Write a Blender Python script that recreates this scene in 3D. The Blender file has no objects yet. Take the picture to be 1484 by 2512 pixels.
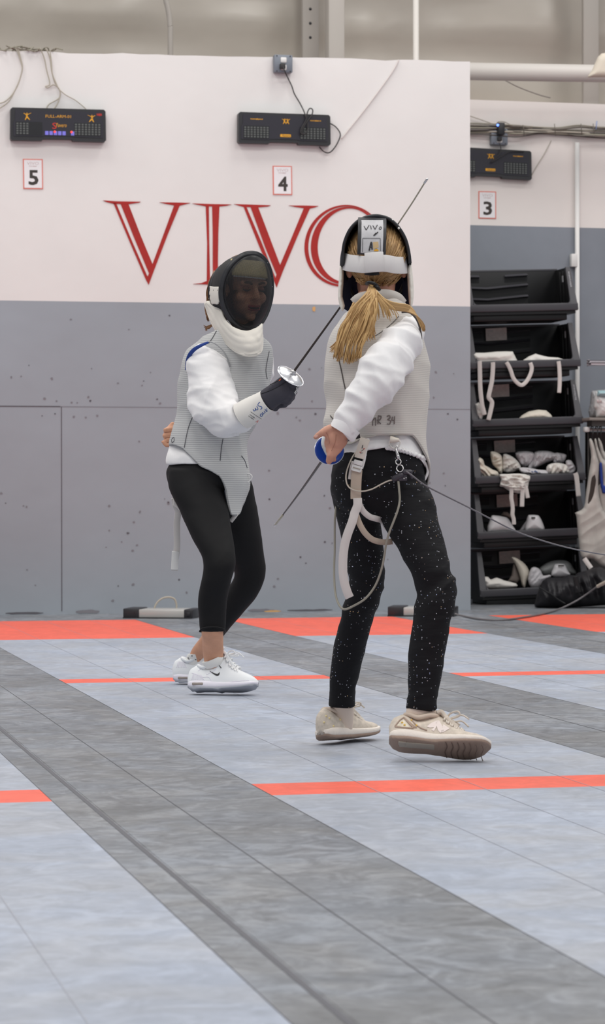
import bpy, bmesh, math, random
from mathutils import Vector as V, Matrix, noise
from mathutils.bvhtree import BVHTree
R = random.Random(7)
SC = bpy.context.scene
COL = SC.collection

# ------------------------------------------------------------------ camera
FPX = 6227.0
CH = 0.74
YAW, PITCH, ROLL = 0.22206, -0.00491, -0.00147
CAM = V((0, 0, CH))
cf = V((math.sin(YAW) * math.cos(PITCH), math.cos(YAW) * math.cos(PITCH), math.sin(PITCH)))
_r = V((math.cos(YAW), -math.sin(YAW), 0))
_u = _r.cross(cf)
cr = _r * math.cos(ROLL) + _u * math.sin(ROLL)
cu = _u * math.cos(ROLL) - _r * math.sin(ROLL)
cam_data = bpy.data.cameras.new('camera')
cam = bpy.data.objects.new('camera', cam_data)
COL.objects.link(cam)
cam.matrix_world = Matrix(((cr.x, cu.x, -cf.x, CAM.x), (cr.y, cu.y, -cf.y, CAM.y), (cr.z, cu.z, -cf.z, CAM.z), (0, 0, 0, 1)))
cam_data.sensor_fit = 'VERTICAL'
cam_data.sensor_height = 36.0
cam_data.lens = 36.0 * FPX / 2512.0
cam_data.clip_end = 200
cam_data.dof.use_dof = True
cam_data.dof.focus_distance = 8.6
cam_data.dof.aperture_fstop = 9.0
SC.camera = cam
SC.view_settings.view_transform = 'Standard'
SC.view_settings.look = 'None'
SC.view_settings.gamma = 1.0
SC.view_settings.exposure = 0.0


def ray(px, py):
    return cf + cr * ((px - 742.0) / FPX) - cu * ((py - 1256.0) / FPX)


def at(px, py, d):
    """point in the hall seen at photograph pixel px,py and d metres ahead"""
    return CAM + ray(px, py) * d


def on_y(px, py, Y):
    r = ray(px, py)
    return CAM + r * (Y / r.y)


def on_floor(px, py, z=0.0):
    r = ray(px, py)
    return CAM + r * ((z - CH) / r.z)


def depth_floor(px, py):
    return (on_floor(px, py) - CAM).dot(cf)


# ------------------------------------------------------------------ materials
def mat(name, col, rough=.6, metal=0.0, spec=.5, **k):
    m = bpy.data.materials.new(name)
    m.use_nodes = True
    b = m.node_tree.nodes['Principled BSDF']
    b.inputs['Base Color'].default_value = (*lin(col), 1)
    b.inputs['Roughness'].default_value = rough
    b.inputs['Metallic'].default_value = metal
    b.inputs['Specular IOR Level'].default_value = spec
    if k.get('sheen'):
        b.inputs['Sheen Weight'].default_value = k['sheen']
    if k.get('emit'):
        b.inputs['Emission Color'].default_value = (*lin(k['emit']), 1)
        b.inputs['Emission Strength'].default_value = k.get('power', 1)
    if k.get('sss'):
        b.inputs['Subsurface Weight'].default_value = k['sss']
        b.inputs['Subsurface Radius'].default_value = (.02, .008, .004)
        b.inputs['Subsurface Scale'].default_value = .3
    N = m.node_tree.nodes
    L = m.node_tree.links
    if k.get('var'):
        # colour variation: (scale vector, amount)
        sc, amt = k['var']
        tc = N.new('ShaderNodeTexCoord')
        mp = N.new('ShaderNodeMapping')
        mp.inputs['Scale'].default_value = sc
        nz = N.new('ShaderNodeTexNoise')
        nz.inputs['Scale'].default_value = 1
        nz.inputs['Detail'].default_value = 4
        nz.inputs['Roughness'].default_value = k.get('nrough', .6)
        mx = N.new('ShaderNodeMixRGB')
        c2 = k.get('col2', tuple(c * (1 - amt) for c in col))
        mx.inputs['Color1'].default_value = (*lin(c2), 1)
        mx.inputs['Color2'].default_value = (*lin(tuple(min(1, c * (1 + amt * .5)) for c in col)), 1)
        rp = N.new('ShaderNodeValToRGB')
        rp.color_ramp.elements[0].position = .32
        rp.color_ramp.elements[1].position = .68
        L.new(tc.outputs['Object'], mp.inputs['Vector'])
        L.new(mp.outputs['Vector'], nz.inputs['Vector'])
        L.new(nz.outputs['Fac'], rp.inputs['Fac'])
        L.new(rp.outputs['Color'], mx.inputs['Fac'])
        L.new(mx.outputs['Color'], b.inputs['Base Color'])
    if k.get('bump'):
        sc, st, ds = k['bump']
        tc = N.new('ShaderNodeTexCoord')
        mp = N.new('ShaderNodeMapping')
        mp.inputs['Scale'].default_value = sc if not isinstance(sc, (int, float)) else (sc, sc, sc)
        nz = N.new('ShaderNodeTexNoise')
        nz.inputs['Scale'].default_value = 1
        nz.inputs['Detail'].default_value = 3
        bp = N.new('ShaderNodeBump')
        bp.inputs['Strength'].default_value = st
        bp.inputs['Distance'].default_value = ds
        L.new(tc.outputs['Object'], mp.inputs['Vector'])
        L.new(mp.outputs['Vector'], nz.inputs['Vector'])
        L.new(nz.outputs['Fac'], bp.inputs['Height'])
        L.new(bp.outputs['Normal'], b.inputs['Normal'])
    return m


def lin(c):
    return tuple((x / 12.92 if x <= .04045 else ((x + .055) / 1.055) ** 2.4) for x in c)


def rgb(r, g, b):
    return (r / 255., g / 255., b / 255.)


# ------------------------------------------------------------------ objects
ORG = {}


def empty(name, loc, label=None, cat=None, group=None):
    o = bpy.data.objects.new(name, None)
    o.empty_display_size = .05
    COL.objects.link(o)
    o.location = loc
    ORG[o.name] = V(loc)
    tag(o, label, cat, group)
    return o


def tag(o, label=None, cat=None, group=None, kind=None):
    for k, v in (('label', label), ('category', cat), ('group', group), ('kind', kind)):
        if v:
            o[k] = v
    return o


def mk(name, vf, mats, parent=None, smooth=True, uv=None, mi=None, origin=None, auto=None):
    """link verts/faces (world coordinates) as one mesh object under parent"""
    vs, fs = vf[0], vf[1]
    org = ORG[parent.name] if parent is not None else (V(origin) if origin is not None else V((0, 0, 0)))
    me = bpy.data.meshes.new(name)
    me.from_pydata([tuple(V(v) - org) for v in vs], [], [tuple(f) for f in fs])
    if not isinstance(mats, (list, tuple)):
        mats = [mats]
    for m in mats:
        me.materials.append(m)
    if mi:
        for p, i in zip(me.polygons, mi):
            p.material_index = i
    uv = uv or (vf[2] if len(vf) > 2 else None)
    if uv:
        l = me.uv_layers.new(name='uv')
        for lp in me.loops:
            l.data[lp.index].uv = uv[lp.vertex_index]
    me.update()
    me.validate()
    if smooth:
        me.polygons.foreach_set('use_smooth', [True] * len(me.polygons))
        if auto:
            me.set_sharp_from_angle(angle=math.radians(auto))
    o = bpy.data.objects.new(name, me)
    COL.objects.link(o)
    if parent is not None:
        o.parent = parent
    else:
        o.location = org
    ORG[o.name] = org
    return o


def join(*vfs):
    vs, fs, uv = [], [], []
    hasuv = all(len(x) > 2 and x[2] for x in vfs)
    for x in vfs:
        b = len(vs)
        vs += [V(v) for v in x[0]]
        fs += [tuple(i + b for i in f) for f in x[1]]
        if hasuv:
            uv += list(x[2])
    return (vs, fs, uv) if hasuv else (vs, fs)


def from_bm(bm):
    bm.normal_update()
    bm.verts.ensure_lookup_table()
    bm.verts.index_update()
    r = ([v.co.copy() for v in bm.verts], [tuple(v.index for v in f.verts) for f in bm.faces])
    bm.free()
    return r


def box(lo, hi, bev=0.0, seg=2):
    bm = bmesh.new()
    bmesh.ops.create_cube(bm, size=1)
    lo, hi = V(lo), V(hi)
    for v in bm.verts:
        v.co = V(((lo[i] + hi[i]) / 2 + v.co[i] * (hi[i] - lo[i]) for i in range(3)))
    if bev:
        bmesh.ops.bevel(bm, geom=bm.edges[:], offset=bev, segments=seg, affect='EDGES', profile=.5)
    return from_bm(bm)


def xf(vf, M):
    return (list(M @ V(v) for v in vf[0]),) + tuple(vf[1:])


def frame(o, x, y, z):
    return Matrix(((x.x, y.x, z.x, o.x), (x.y, y.y, z.y, o.y), (x.z, y.z, z.z, o.z), (0, 0, 0, 1)))


def cr_interp(pts, m):
    """Catmull-Rom resampling of tuples to about m points"""
    n = len(pts)
    out = []
    seg = n - 1
    for j in range(m):
        t = j / (m - 1) * seg
        i = min(int(t), seg - 1)
        f = t - i
        p0 = pts[max(i - 1, 0)]
        p1 = pts[i]
        p2 = pts[i + 1]
        p3 = pts[min(i + 2, n - 1)]
        o = []
        for a, b, c, d in zip(p0, p1, p2, p3):
            o.append(.5 * ((2 * b) + (c - a) * f + (2 * a - 5 * b + 4 * c - d) * f * f + (3 * b - a - 3 * c + d) * f ** 3))
        out.append(tuple(o))
    return out


def lerp_tab(tab, x):
    """piecewise smooth lookup of table [(x, v...)]"""
    if x <= tab[0][0]:
        return tab[0][1:]
    if x >= tab[-1][0]:
        return tab[-1][1:]
    for i in range(len(tab) - 1):
        if tab[i][0] <= x <= tab[i + 1][0]:
            h = tab[i + 1][0] - tab[i][0]
            t = (x - tab[i][0]) / h
            out = []
            for k in range(1, len(tab[0])):
                p1, p2 = tab[i][k], tab[i + 1][k]
                m1 = (p2 - p1) / h if i == 0 else (p2 - tab[i - 1][k]) / (tab[i + 1][0] - tab[i - 1][0])
                m2 = (p2 - p1) / h if i + 2 >= len(tab) else (tab[i + 2][k] - p1) / (tab[i + 2][0] - tab[i][0])
                t2, t3 = t * t, t * t * t
                out.append((2 * t3 - 3 * t2 + 1) * p1 + (t3 - 2 * t2 + t) * h * m1 + (-2 * t3 + 3 * t2) * p2 + (t3 - t2) * h * m2)
            return tuple(out)


def rings(rs, cap=True, closed=True):
    """skin a list of equally long rings"""
    n = len(rs[0])
    vs = [p for r in rs for p in r]
    fs = []
    for i in range(len(rs) - 1):
        for j in range(n if closed else n - 1):
            k = (j + 1) % n
            fs.append((i * n + j, i * n + k, (i + 1) * n + k, (i + 1) * n + j))
    if cap:
        c0 = sum(rs[0], V((0, 0, 0))) / n
        c1 = sum(rs[-1], V((0, 0, 0))) / n
        a = len(vs)
        vs += [c0, c1]
        for j in range(n):
            k = (j + 1) % n
            fs.append((a, k, j))
            fs.append((a + 1, (len(rs) - 1) * n + j, (len(rs) - 1) * n + k))
    return vs, fs


def wire(pts, r, n=8, m=None, cap=True, flat=None):
    """round cable through world points; flat=(wide, thick, normal) makes a strap"""
    P = [tuple(p) for p in pts]
    if m is None:
        m = max(2, len(P) * 8)
    if len(P) > 2:
        P = cr_interp(P, m)
    P = [V(p) for p in P]
    rs = []
    up = None
    for i, p in enumerate(P):
        t = (P[min(i + 1, len(P) - 1)] - P[max(i - 1, 0)]).normalized()
        if up is None:
            a = V((0, 0, 1)) if abs(t.z) < .9 else V((1, 0, 0))
            up = (a - t * a.dot(t)).normalized()
        else:
            up = (up - t * up.dot(t)).normalized()
        s = t.cross(up)
        if flat:
            w, th, nn = flat
            nv = V(nn(i / (len(P) - 1)) if callable(nn) else nn)
            nv = (nv - t * nv.dot(t)).normalized()
            sd = t.cross(nv)
            ww = w(i / (len(P) - 1)) if callable(w) else w
            rs.append([p + sd * (ww * c) + nv * (th * d) for c, d in ((-1, -.6), (-.96, -1), (.96, -1), (1, -.6), (1, .6), (.96, 1), (-.96, 1), (-1, .6))])
        else:
            rr = r(i / (len(P) - 1)) if callable(r) else r
            rs.append([p + (up * math.cos(k * 2 * math.pi / n) + s * math.sin(k * 2 * math.pi / n)) * rr for k in range(n)])
    return rings(rs, cap)


def limb(secs, d0, n=28, m=40, cap=True, rot=0.0, pw=2.0, flatring=False, uvs=False):
    """lofted limb: secs = (px, py, depth offset, half width px, half depth m)"""
    P = cr_interp([tuple(s) for s in secs], m)
    C = [at(p[0], p[1], d0 + p[2]) for p in P]
    rs = []
    ln = 0
    uv = []
    for i, p in enumerate(P):
        t = (C[min(i + 1, m - 1)] - C[max(i - 1, 0)]).normalized()
        if i:
            ln += (C[i] - C[i - 1]).length
        if flatring:
            a, b = cr, (cf - V((0, 0, 1)) * cf.z).normalized()
        else:
            a = t.cross(cf)
            a = a.normalized() if a.length > .05 else cr
            b = a.cross(t).normalized()
            if b.dot(cf) < 0:
                b = -b
        hw = p[3] * (d0 + p[2]) / FPX
        ring = []
        for j in range(n):
            th = 2 * math.pi * j / n + rot
            c, s = math.cos(th), math.sin(th)
            if pw != 2:
                c = math.copysign(abs(c) ** (2 / pw), c)
                s = math.copysign(abs(s) ** (2 / pw), s)
            ring.append(C[i] + a * (hw * c) + b * (p[4] * s))
            uv.append((j / n, ln))
        rs.append(ring)
    # consistent orientation of neighbouring rings
    vf = rings(rs, cap)
    return vf


def ball(c, rx, ry=None, rz=None, n=16, m=12, ax=None):
    ry = ry or rx
    rz = rz or rx
    X, Y, Z = ax or (cr, cf, cu)
    vs = [c + Z * rz]
    fs = []
    for i in range(1, m):
        a = math.pi * i / m
        for j in range(n):
            b = 2 * math.pi * j / n
            vs.append(c + X * (rx * math.sin(a) * math.cos(b)) + Y * (ry * math.sin(a) * math.sin(b)) + Z * (rz * math.cos(a)))
    vs.append(c - Z * rz)
    for j in range(n):
        k = (j + 1) % n
        fs.append((0, 1 + j, 1 + k))
        for i in range(m - 2):
            fs.append((1 + i * n + j, 1 + (i + 1) * n + j, 1 + (i + 1) * n + k, 1 + i * n + k))
        fs.append((1 + (m - 2) * n + j, len(vs) - 1, 1 + (m - 2) * n + k))
    return vs, fs


def capsule(p, q, r0, r1, n=14):
    """tapered rounded bar"""
    p, q = V(p), V(q)
    t = (q - p).normalized()
    a = t.cross(V((0, 0, 1)) if abs(t.z) < .9 else V((1, 0, 0))).normalized()
    b = t.cross(a)
    rs = []
    for k in range(5):
        w = math.pi / 2 * (1 - k / 4)
        rs.append((p - t * (r0 * math.sin(w)), max(r0 * math.cos(w), 1e-4)))
    for k in range(5):
        w = math.pi / 2 * (k / 4)
        rs.append((q + t * (r1 * math.sin(w)), max(r1 * math.cos(w), 1e-4)))
    return rings([[c + (a * math.cos(2 * math.pi * j / n) + b * math.sin(2 * math.pi * j / n)) * r for j in range(n)] for c, r in rs])


def fuse(vfs, voxel=.006, smooth=4, factor=.5):
    """melt overlapping closed shapes into one continuous skin"""
    vf = join(*[(x[0], x[1]) for x in vfs])
    me = bpy.data.meshes.new('tmp')
    me.from_pydata([tuple(v) for v in vf[0]], [], vf[1])
    bm = bmesh.new()
    bm.from_mesh(me)
    bmesh.ops.recalc_face_normals(bm, faces=bm.faces)
    bm.to_mesh(me)
    bm.free()
    o = bpy.data.objects.new('tmp', me)
    COL.objects.link(o)
    r = o.modifiers.new('r', 'REMESH')
    r.mode = 'VOXEL'
    r.voxel_size = voxel
    if smooth:
        s = o.modifiers.new('s', 'SMOOTH')
        s.iterations = smooth
        s.factor = factor
    dg = bpy.context.evaluated_depsgraph_get()
    ev = o.evaluated_get(dg)
    m2 = ev.to_mesh()
    out = ([v.co.copy() for v in m2.vertices], [tuple(p.vertices) for p in m2.polygons])
    ev.to_mesh_clear()
    bpy.data.objects.remove(o)
    bpy.data.meshes.remove(me)
    return out


def normals(vf):
    ns = [V((0, 0, 0)) for _ in vf[0]]
    for f in vf[1]:
        a, b, c = vf[0][f[0]], vf[0][f[1]], vf[0][f[2]]
        n = (b - a).cross(c - a)
        if len(f) > 3:
            n += (c - a).cross(vf[0][f[3]] - a)
        for i in f:
            ns[i] += n
    return [n.normalized() if n.length > 0 else V((0, 0, 1)) for n in ns]


def displace(vf, fn):
    ns = normals(vf)
    vs = [v + n * fn(v) for v, n in zip(vf[0], ns)]
    return (vs,) + tuple(vf[1:])


def orient(vf):
    """outward facing normals"""
    bm = bmesh.new()
    vv = [bm.verts.new(v) for v in vf[0]]
    for f in vf[1]:
        try:
            bm.faces.new([vv[i] for i in f])
        except ValueError:
            pass
    bmesh.ops.recalc_face_normals(bm, faces=bm.faces)
    bm.verts.index_update()
    r = ([v.co.copy() for v in bm.verts], [tuple(v.index for v in f.verts) for f in bm.faces])
    bm.free()
    return r + tuple(vf[2:])


def bvh(*vfs):
    j = join(*[(x[0], x[1]) for x in vfs])
    return BVHTree.FromPolygons(j[0], j[1])


def onto(tree, px, py, lift=.001, dmax=30):
    """where the line of pixel px,py meets a surface, lifted off it"""
    d = ray(px, py).normalized()
    h, n, i, t = tree.ray_cast(CAM, d, dmax)
    if h is None:
        h, n, i, t = tree.find_nearest(CAM + d * 8.0)
        k = tree.find_nearest(CAM + d * ((h - CAM).dot(d)))
        h, n = k[0], k[1]
    if n.dot(d) > 0:
        n = -n
    return h + n * lift


def trace(tree, pts, r=.001, lift=.0008, m=None, flat=None):
    """a thread or print line lying on a surface"""
    m = m or max(4, len(pts) * 6)
    P = cr_interp(pts, m) if len(pts) > 2 else [tuple(pts[0][k] + (pts[1][k] - pts[0][k]) * i / (m - 1) for k in (0, 1)) for i in range(m)]
    W = [onto(tree, p[0], p[1], lift) for p in P]
    if flat:
        return wire(W, 0, m=len(W), flat=(flat, .0006, -cf))
    return wire(W, r, n=6, m=len(W))


def grid_fill(poly, step):
    """triangulated polygon (2-D) with inner points so that it can lie on curved surfaces"""
    bm = bmesh.new()
    vs = [bm.verts.new((p[0], p[1], 0)) for p in poly]
    es = [bm.edges.new((vs[i], vs[(i + 1) % len(vs)])) for i in range(len(vs))]
    bmesh.ops.triangle_fill(bm, edges=es, use_beauty=True)
    for _ in range(6):
        ed = [e for e in bm.edges if e.calc_length() > step]
        if not ed:
            break
        bmesh.ops.subdivide_edges(bm, edges=ed, cuts=1)
        bmesh.ops.triangulate(bm, faces=bm.faces)
    return from_bm(bm)


def decal(tree, poly, step=4, lift=.0012):
    v, f = grid_fill(poly, step)
    return [onto(tree, p.x, p.y, lift) for p in v], f


def prism(poly, o, x, y, n, th):
    """flat outline (2-D, metres) extruded by th along n"""
    N = len(poly)
    a = [o + x * p[0] + y * p[1] for p in poly]
    b = [q + n * th for q in a]
    fs = [tuple(range(N)), tuple(range(2 * N - 1, N - 1, -1))]
    fs += [(i, i + N, (i + 1) % N + N, (i + 1) % N) for i in range(N)]
    return orient((a + b, fs))


def rrect(x0, y0, x1, y1, r, k=4):
    out = []
    for cx, cy, a0 in ((x1 - r, y1 - r, 0), (x0 + r, y1 - r, 90), (x0 + r, y0 + r, 180), (x1 - r, y0 + r, 270)):
        for i in range(k + 1):
            a = math.radians(a0 + 90 * i / k)
            out.append((cx + r * math.cos(a), cy + r * math.sin(a)))
    return out


def text_shape(s, size=1.0, res=2, shear=0.0):
    """glyph outlines of a string as flat verts/faces, left-bottom at the origin"""
    c = bpy.data.curves.new('t', 'FONT')
    c.body = s
    c.size = size
    c.resolution_u = res
    c.shear = shear
    o = bpy.data.objects.new('t', c)
    COL.objects.link(o)
    dg = bpy.context.evaluated_depsgraph_get()
    ev = o.evaluated_get(dg)
    m = ev.to_mesh()
    out = ([v.co.copy() for v in m.vertices], [tuple(p.vertices) for p in m.polygons])
    ev.to_mesh_clear()
    bpy.data.objects.remove(o)
    bpy.data.curves.remove(c)
    xs = [v.x for v in out[0]]
    ys = [v.y for v in out[0]]
    return out, (min(xs), min(ys), max(xs), max(ys))


def text_fit(s, x0, y0, x1, y1, shear=0.0):
    """string stretched into a rectangle (2-D)"""
    (v, f), (a, b, c, d) = text_shape(s, shear=shear)
    return [V((x0 + (p.x - a) / (c - a) * (x1 - x0), y0 + (p.y - b) / (d - b) * (y1 - y0), 0)) for p in v], f


def bars(x0, y0, x1, y1, n=9, seed=1):
    """a line of print too small to read: short strokes of uneven width"""
    q = random.Random(seed)
    v, f = [], []
    w = (x1 - x0) / n
    for i in range(n):
        a, b = x0 + w * (i + .08), x0 + w * (i + q.uniform(.55, .9))
        lo, hi = y0 + (y1 - y0) * q.uniform(0, .2), y0 + (y1 - y0) * q.uniform(.75, 1)
        k = len(v)
        v += [V((a, lo, 0)), V((b, lo, 0)), V((b, hi, 0)), V((a, hi, 0))]
        f.append((k, k + 1, k + 2, k + 3))
    return v, f
# ------------------------------------------------------------------ the hall
WY = 16.345      # painted partition
W2Y = 18.0       # wall right of it
RY = 18.3        # insulated metal wall above

M_white = mat('wall_white_paint', rgb(233, 230, 228), .75, spec=.25, var=((.7, .7, .7), .025), bump=(9, .12, .01))
M_grey = mat('wall_grey_paint', rgb(157, 164, 172), .6, spec=.3, var=((.55, .55, .9), .02), col2=rgb(149, 154, 161), bump=(7, .15, .01))
M_grey2 = mat('wall_slate_paint', rgb(137, 142, 151), .6, spec=.3, var=((1.2, 1.2, 1.2), .06))
M_seam = mat('dark_joint', rgb(96, 94, 100), .9)
M_joint = mat('soft_joint', rgb(128, 126, 132), .9)
M_vinyl = mat('vinyl_insulation', rgb(168, 160, 150), .36, spec=.5, var=((.6, .6, 1.2), .06))
M_metalw = mat('white_painted_metal', rgb(214, 208, 202), .45, spec=.5)
M_metaldull = mat('grey_painted_metal', rgb(164, 157, 150), .5, spec=.5)
M_black = mat('black_plastic', rgb(38, 38, 42), .38, spec=.5)
M_blackrub = mat('black_rubber_cable', rgb(45, 43, 44), .55)


def floor_mat(name, c, amt, rough, seed, gloss=.5):
    m = mat(name, c, rough, spec=gloss)
    N, L = m.node_tree.nodes, m.node_tree.links
    b = N['Principled BSDF']
    tc = N.new('ShaderNodeTexCoord')
    mp = N.new('ShaderNodeMapping')
    mp.inputs['Location'].default_value = (seed, seed * 2.3, 0)
    n1 = N.new('ShaderNodeTexNoise')
    n1.inputs['Scale'].default_value = 9
    n1.inputs['Detail'].default_value = 7
    n1.inputs['Roughness'].default_value = .62
    n1.inputs['Distortion'].default_value = 1.6
    n2 = N.new('ShaderNodeTexNoise')
    n2.inputs['Scale'].default_value = 1.3
    n2.inputs['Detail'].default_value = 3
    n3 = N.new('ShaderNodeTexNoise')
    n3.inputs['Scale'].default_value = 42
    n3.inputs['Detail'].default_value = 3
    n3.inputs['Distortion'].default_value = .8
    a = N.new('ShaderNodeMath')
    a.operation = 'MULTIPLY_ADD'
    a.inputs[1].default_value = .55
    a2 = N.new('ShaderNodeMath')
    a2.operation = 'MULTIPLY_ADD'
    a2.inputs[1].default_value = .25
    rp = N.new('ShaderNodeValToRGB')
    e = rp.color_ramp.elements
    e[0].position = .55
    e[1].position = 1.05
    e[0].color = (*lin(tuple(x * (1 - amt) for x in c)), 1)
    e[1].color = (*lin(tuple(min(1, x * (1 + amt)) for x in c)), 1)
    k = rp.color_ramp.elements.new(.8)
    k.color = (*lin(c), 1)
    n4 = N.new('ShaderNodeTexNoise')
    n4.inputs['Scale'].default_value = 2.6
    n4.inputs['Detail'].default_value = 4
    n4.inputs['Distortion'].default_value = 1.2
    r4 = N.new('ShaderNodeValToRGB')
    r4.color_ramp.elements[0].position = .36
    r4.color_ramp.elements[1].position = .64
    r4.color_ramp.elements[0].color = (1.0, .975, .93, 1) if name != 'floor_red' else (1, 1, 1, 1)
    r4.color_ramp.elements[1].color = (.95, .975, 1.0, 1) if name != 'floor_red' else (1, .97, .97, 1)
    mx4 = N.new('ShaderNodeMixRGB')
    mx4.blend_type = 'MULTIPLY'
    mx4.inputs['Fac'].default_value = 1
    L.new(mp.outputs['Vector'], n4.inputs['Vector'])
    L.new(n4.outputs['Fac'], r4.inputs['Fac'])
    L.new(tc.outputs['Object'], mp.inputs['Vector'])
    for n in (n1, n2, n3):
        L.new(mp.outputs['Vector'], n.inputs['Vector'])
    L.new(n2.outputs['Fac'], a.inputs[0])
    L.new(n1.outputs['Fac'], a.inputs[2])
    L.new(n3.outputs['Fac'], a2.inputs[0])
    L.new(a.outputs[0], a2.inputs[2])
    sb = N.new('ShaderNodeMath')
    sb.operation = 'SUBTRACT'
    sb.inputs[1].default_value = .1
    L.new(a2.outputs[0], sb.inputs[0])
    L.new(sb.outputs[0], rp.inputs['Fac'])
    L.new(rp.outputs['Color'], mx4.inputs['Color1'])
    L.new(r4.outputs['Color'], mx4.inputs['Color2'])
    L.new(mx4.outputs['Color'], b.inputs['Base Color'])
    bp = N.new('ShaderNodeBump')
    bp.inputs['Strength'].default_value = .12
    bp.inputs['Distance'].default_value = .004
    L.new(n1.outputs['Fac'], bp.inputs['Height'])
    L.new(bp.outputs['Normal'], b.inputs['Normal'])
    return m


M_fl = [floor_mat('floor_light_grey', rgb(164, 170, 183), .09, .46, 0, .32),
        floor_mat('floor_dark_grey', rgb(123, 126, 132), .2, .46, 5, .35),
        floor_mat('floor_red', rgb(234, 104, 84), .06, .48, 9, .3),
        mat('floor_seam', rgb(92, 92, 98), .7),
        mat('floor_faint_seam', rgb(160, 163, 173), .5)]


def build_floor():
    light = [(-5.35 + .0, -4.23), (-3.68, -2.56), (-2.01, -.9), (-.347, .772), (1.321, 2.442), (2.989, 4.081), (4.712, 5.83), (6.38, 7.5), (8.05, 9.17)]
    xs = sorted({-7.0, 12.0} | {x for p in light for x in p})
    ys = [-4.0, 2.0, 6.21, 6.47, 10.2, 10.42, 13.43, 15.51, 18.4]
    vs, fs, mi = [], [], []

    def quad(x0, x1, y0, y1, z, m):
        b = len(vs)
        vs.extend([(x0, y0, z), (x1, y0, z), (x1, y1, z), (x0, y1, z)])
        fs.append((b, b + 1, b + 2, b + 3))
        mi.append(m)
    for i in range(len(xs) - 1):
        il = any(abs(xs[i] - p[0]) < 1e-6 for p in light)
        for j in range(len(ys) - 1):
            m = 1
            if il and ys[j] < 15.5:
                m = 2 if (j in (2, 4, 6)) else 0
            quad(xs[i], xs[i + 1], ys[j], ys[j + 1], 0, m)
    # seams between the tiles
    z = .0006
    for x, w, m in ((.852, .012, 3), (.866, .007, 1), (1.052, .003, 3)):
        quad(x - w / 2, x + w / 2, -2, 15.5, z, m)
    for a, b in light:
        for e in (a, b):
            quad(e - .001, e + .001, -2, 15.5, z, 3)
        for k in (1, 2, 3):
            x = a + (b - a) * k / 4
            quad(x - .001, x + .001, -2, 15.5, z, 4)
    for a, b in ((2.442, 2.989), (4.081, 4.712)):
        x = (a + b) / 2
        quad(x - .002, x + .002, -2, 15.5, z, 3)
    o = mk('floor', (vs, fs), M_fl, smooth=False, mi=mi)
    o['kind'] = 'structure'


build_floor()


def build_partition():
    zt0, zt1 = on_y(0, 125, WY).z, on_y(1153, 152, WY).z
    xr = on_y(1153.5, 800, WY).x
    xa = on_y(0, 125, WY).x
    zm0, zm1 = on_y(0, 737, WY).z, on_y(1152, 752, WY).z
    sl = (zt1 - zt0) / (xr - xa)
    xl = -2.2
    zs = on_y(600, 1000.5, WY).z
    th = .12
    n = 60
    vs, fs, mi = [], [], []
    rr = random.Random(3)
    X = [xl + (xr - xl) * i / n for i in range(n + 1)]

    def zm(x):
        return zm0 + (zm1 - zm0) * (x - xa) / (xr - xa)
    for x in X:
        t = zt0 + sl * (x - xa) + rr.uniform(-.006, .006)
        vs += [(x, WY, 0), (x, WY, zm(x)), (x, WY, t), (x, WY + th, t), (x, WY + th, 0)]
    for i in range(n):
        a, b = i * 5, i * 5 + 5
        for k, m in ((0, 1), (1, 0), (2, 0), (3, 0)):
            fs.append((a + k, b + k, b + k + 1, a + k + 1))
            mi.append(m)
    e = n * 5
    fs.append((e, e + 4, e + 3, e + 2, e + 1))
    mi.append(0)
    fs.append((0, 1, 2, 3, 4))
    mi.append(0)

    def q(x0, z0, x1, z1, m, d=.0015):
        b = len(vs)
        vs.extend([(x0, WY - d, z0), (x1, WY - d, z0), (x1, WY - d, z1), (x0, WY - d, z1)])
        fs.append((b, b + 1, b + 2, b + 3))
        mi.append(m)
    q(xl, zs - .003, on_y(148, 1000, WY).x, zs + .004, 2)
    q(on_y(148, 1000, WY).x, zs - .002, xr, zs + .002, 3)
    x = on_y(151, 1200, WY).x
    q(x - .003, .02, x + .003, zs, 2)
    # screw heads and dents in the boards
    for k in range(120):
        x = rr.uniform(on_y(-30, 900, WY).x, xr - .05)
        z = rr.uniform(.05, 1.95)
        if k < 46:
            z = rr.choice((zs + .04, zs - .05, .35, .7, 1.6)) + rr.uniform(-.02, .02)
        r = rr.uniform(.004, .009)
        b = len(vs)
        m = 8
        for j in range(m):
            a = 2 * math.pi * j / m
            vs.append((x + r * math.cos(a) * rr.uniform(.7, 1.4), WY - .002, z + r * math.sin(a) * rr.uniform(.6, 1.2)))
        fs.append(tuple(range(b, b + m)))
        mi.append(rr.choice((2, 3, 3)))
    # chipped paint and torn board ends above the floor
    for px, w, h in ((60, 95, 5), (215, 60, 9), (640, 70, 6), (330, 40, 3), (560, 80, 3), (760, 120, 4), (900, 60, 3)):
        c = on_y(px, 1500, WY)
        b = len(vs)
        m = 22
        wd, hg = w * .0026, h * .0027
        for j in range(m):
            a = 2 * math.pi * j / m
            vs.append((c.x + wd / 2 * math.cos(a), WY - .0022, .004 + max(0, hg * (.5 + .6 * math.sin(a) * rr.uniform(.5, 1.3)))))
        fs.append(tuple(range(b, b + m)))
        mi.append(3 if w < 90 else 2)
    for px, py, rx, rz in ((770, 758, .012, .02), (670, 1499, .055, .008)):
        c = on_y(px, py, WY)
        b = len(vs)
        for j in range(10):
            a = 2 * math.pi * j / 10
            vs.append((c.x + rx * math.cos(a) * rr.uniform(.7, 1.2), WY - .0025, c.z + rz * math.sin(a) * rr.uniform(.7, 1.1)))
        fs.append(tuple(range(b, b + 10)))
        mi.append(4)
    o = mk('wall_back', (vs, fs), [M_white, M_grey, M_seam, M_joint, mat('ochre_paint_chip', rgb(214, 168, 110), .8)], smooth=False, mi=mi)
    o['kind'] = 'structure'


build_partition()


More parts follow.
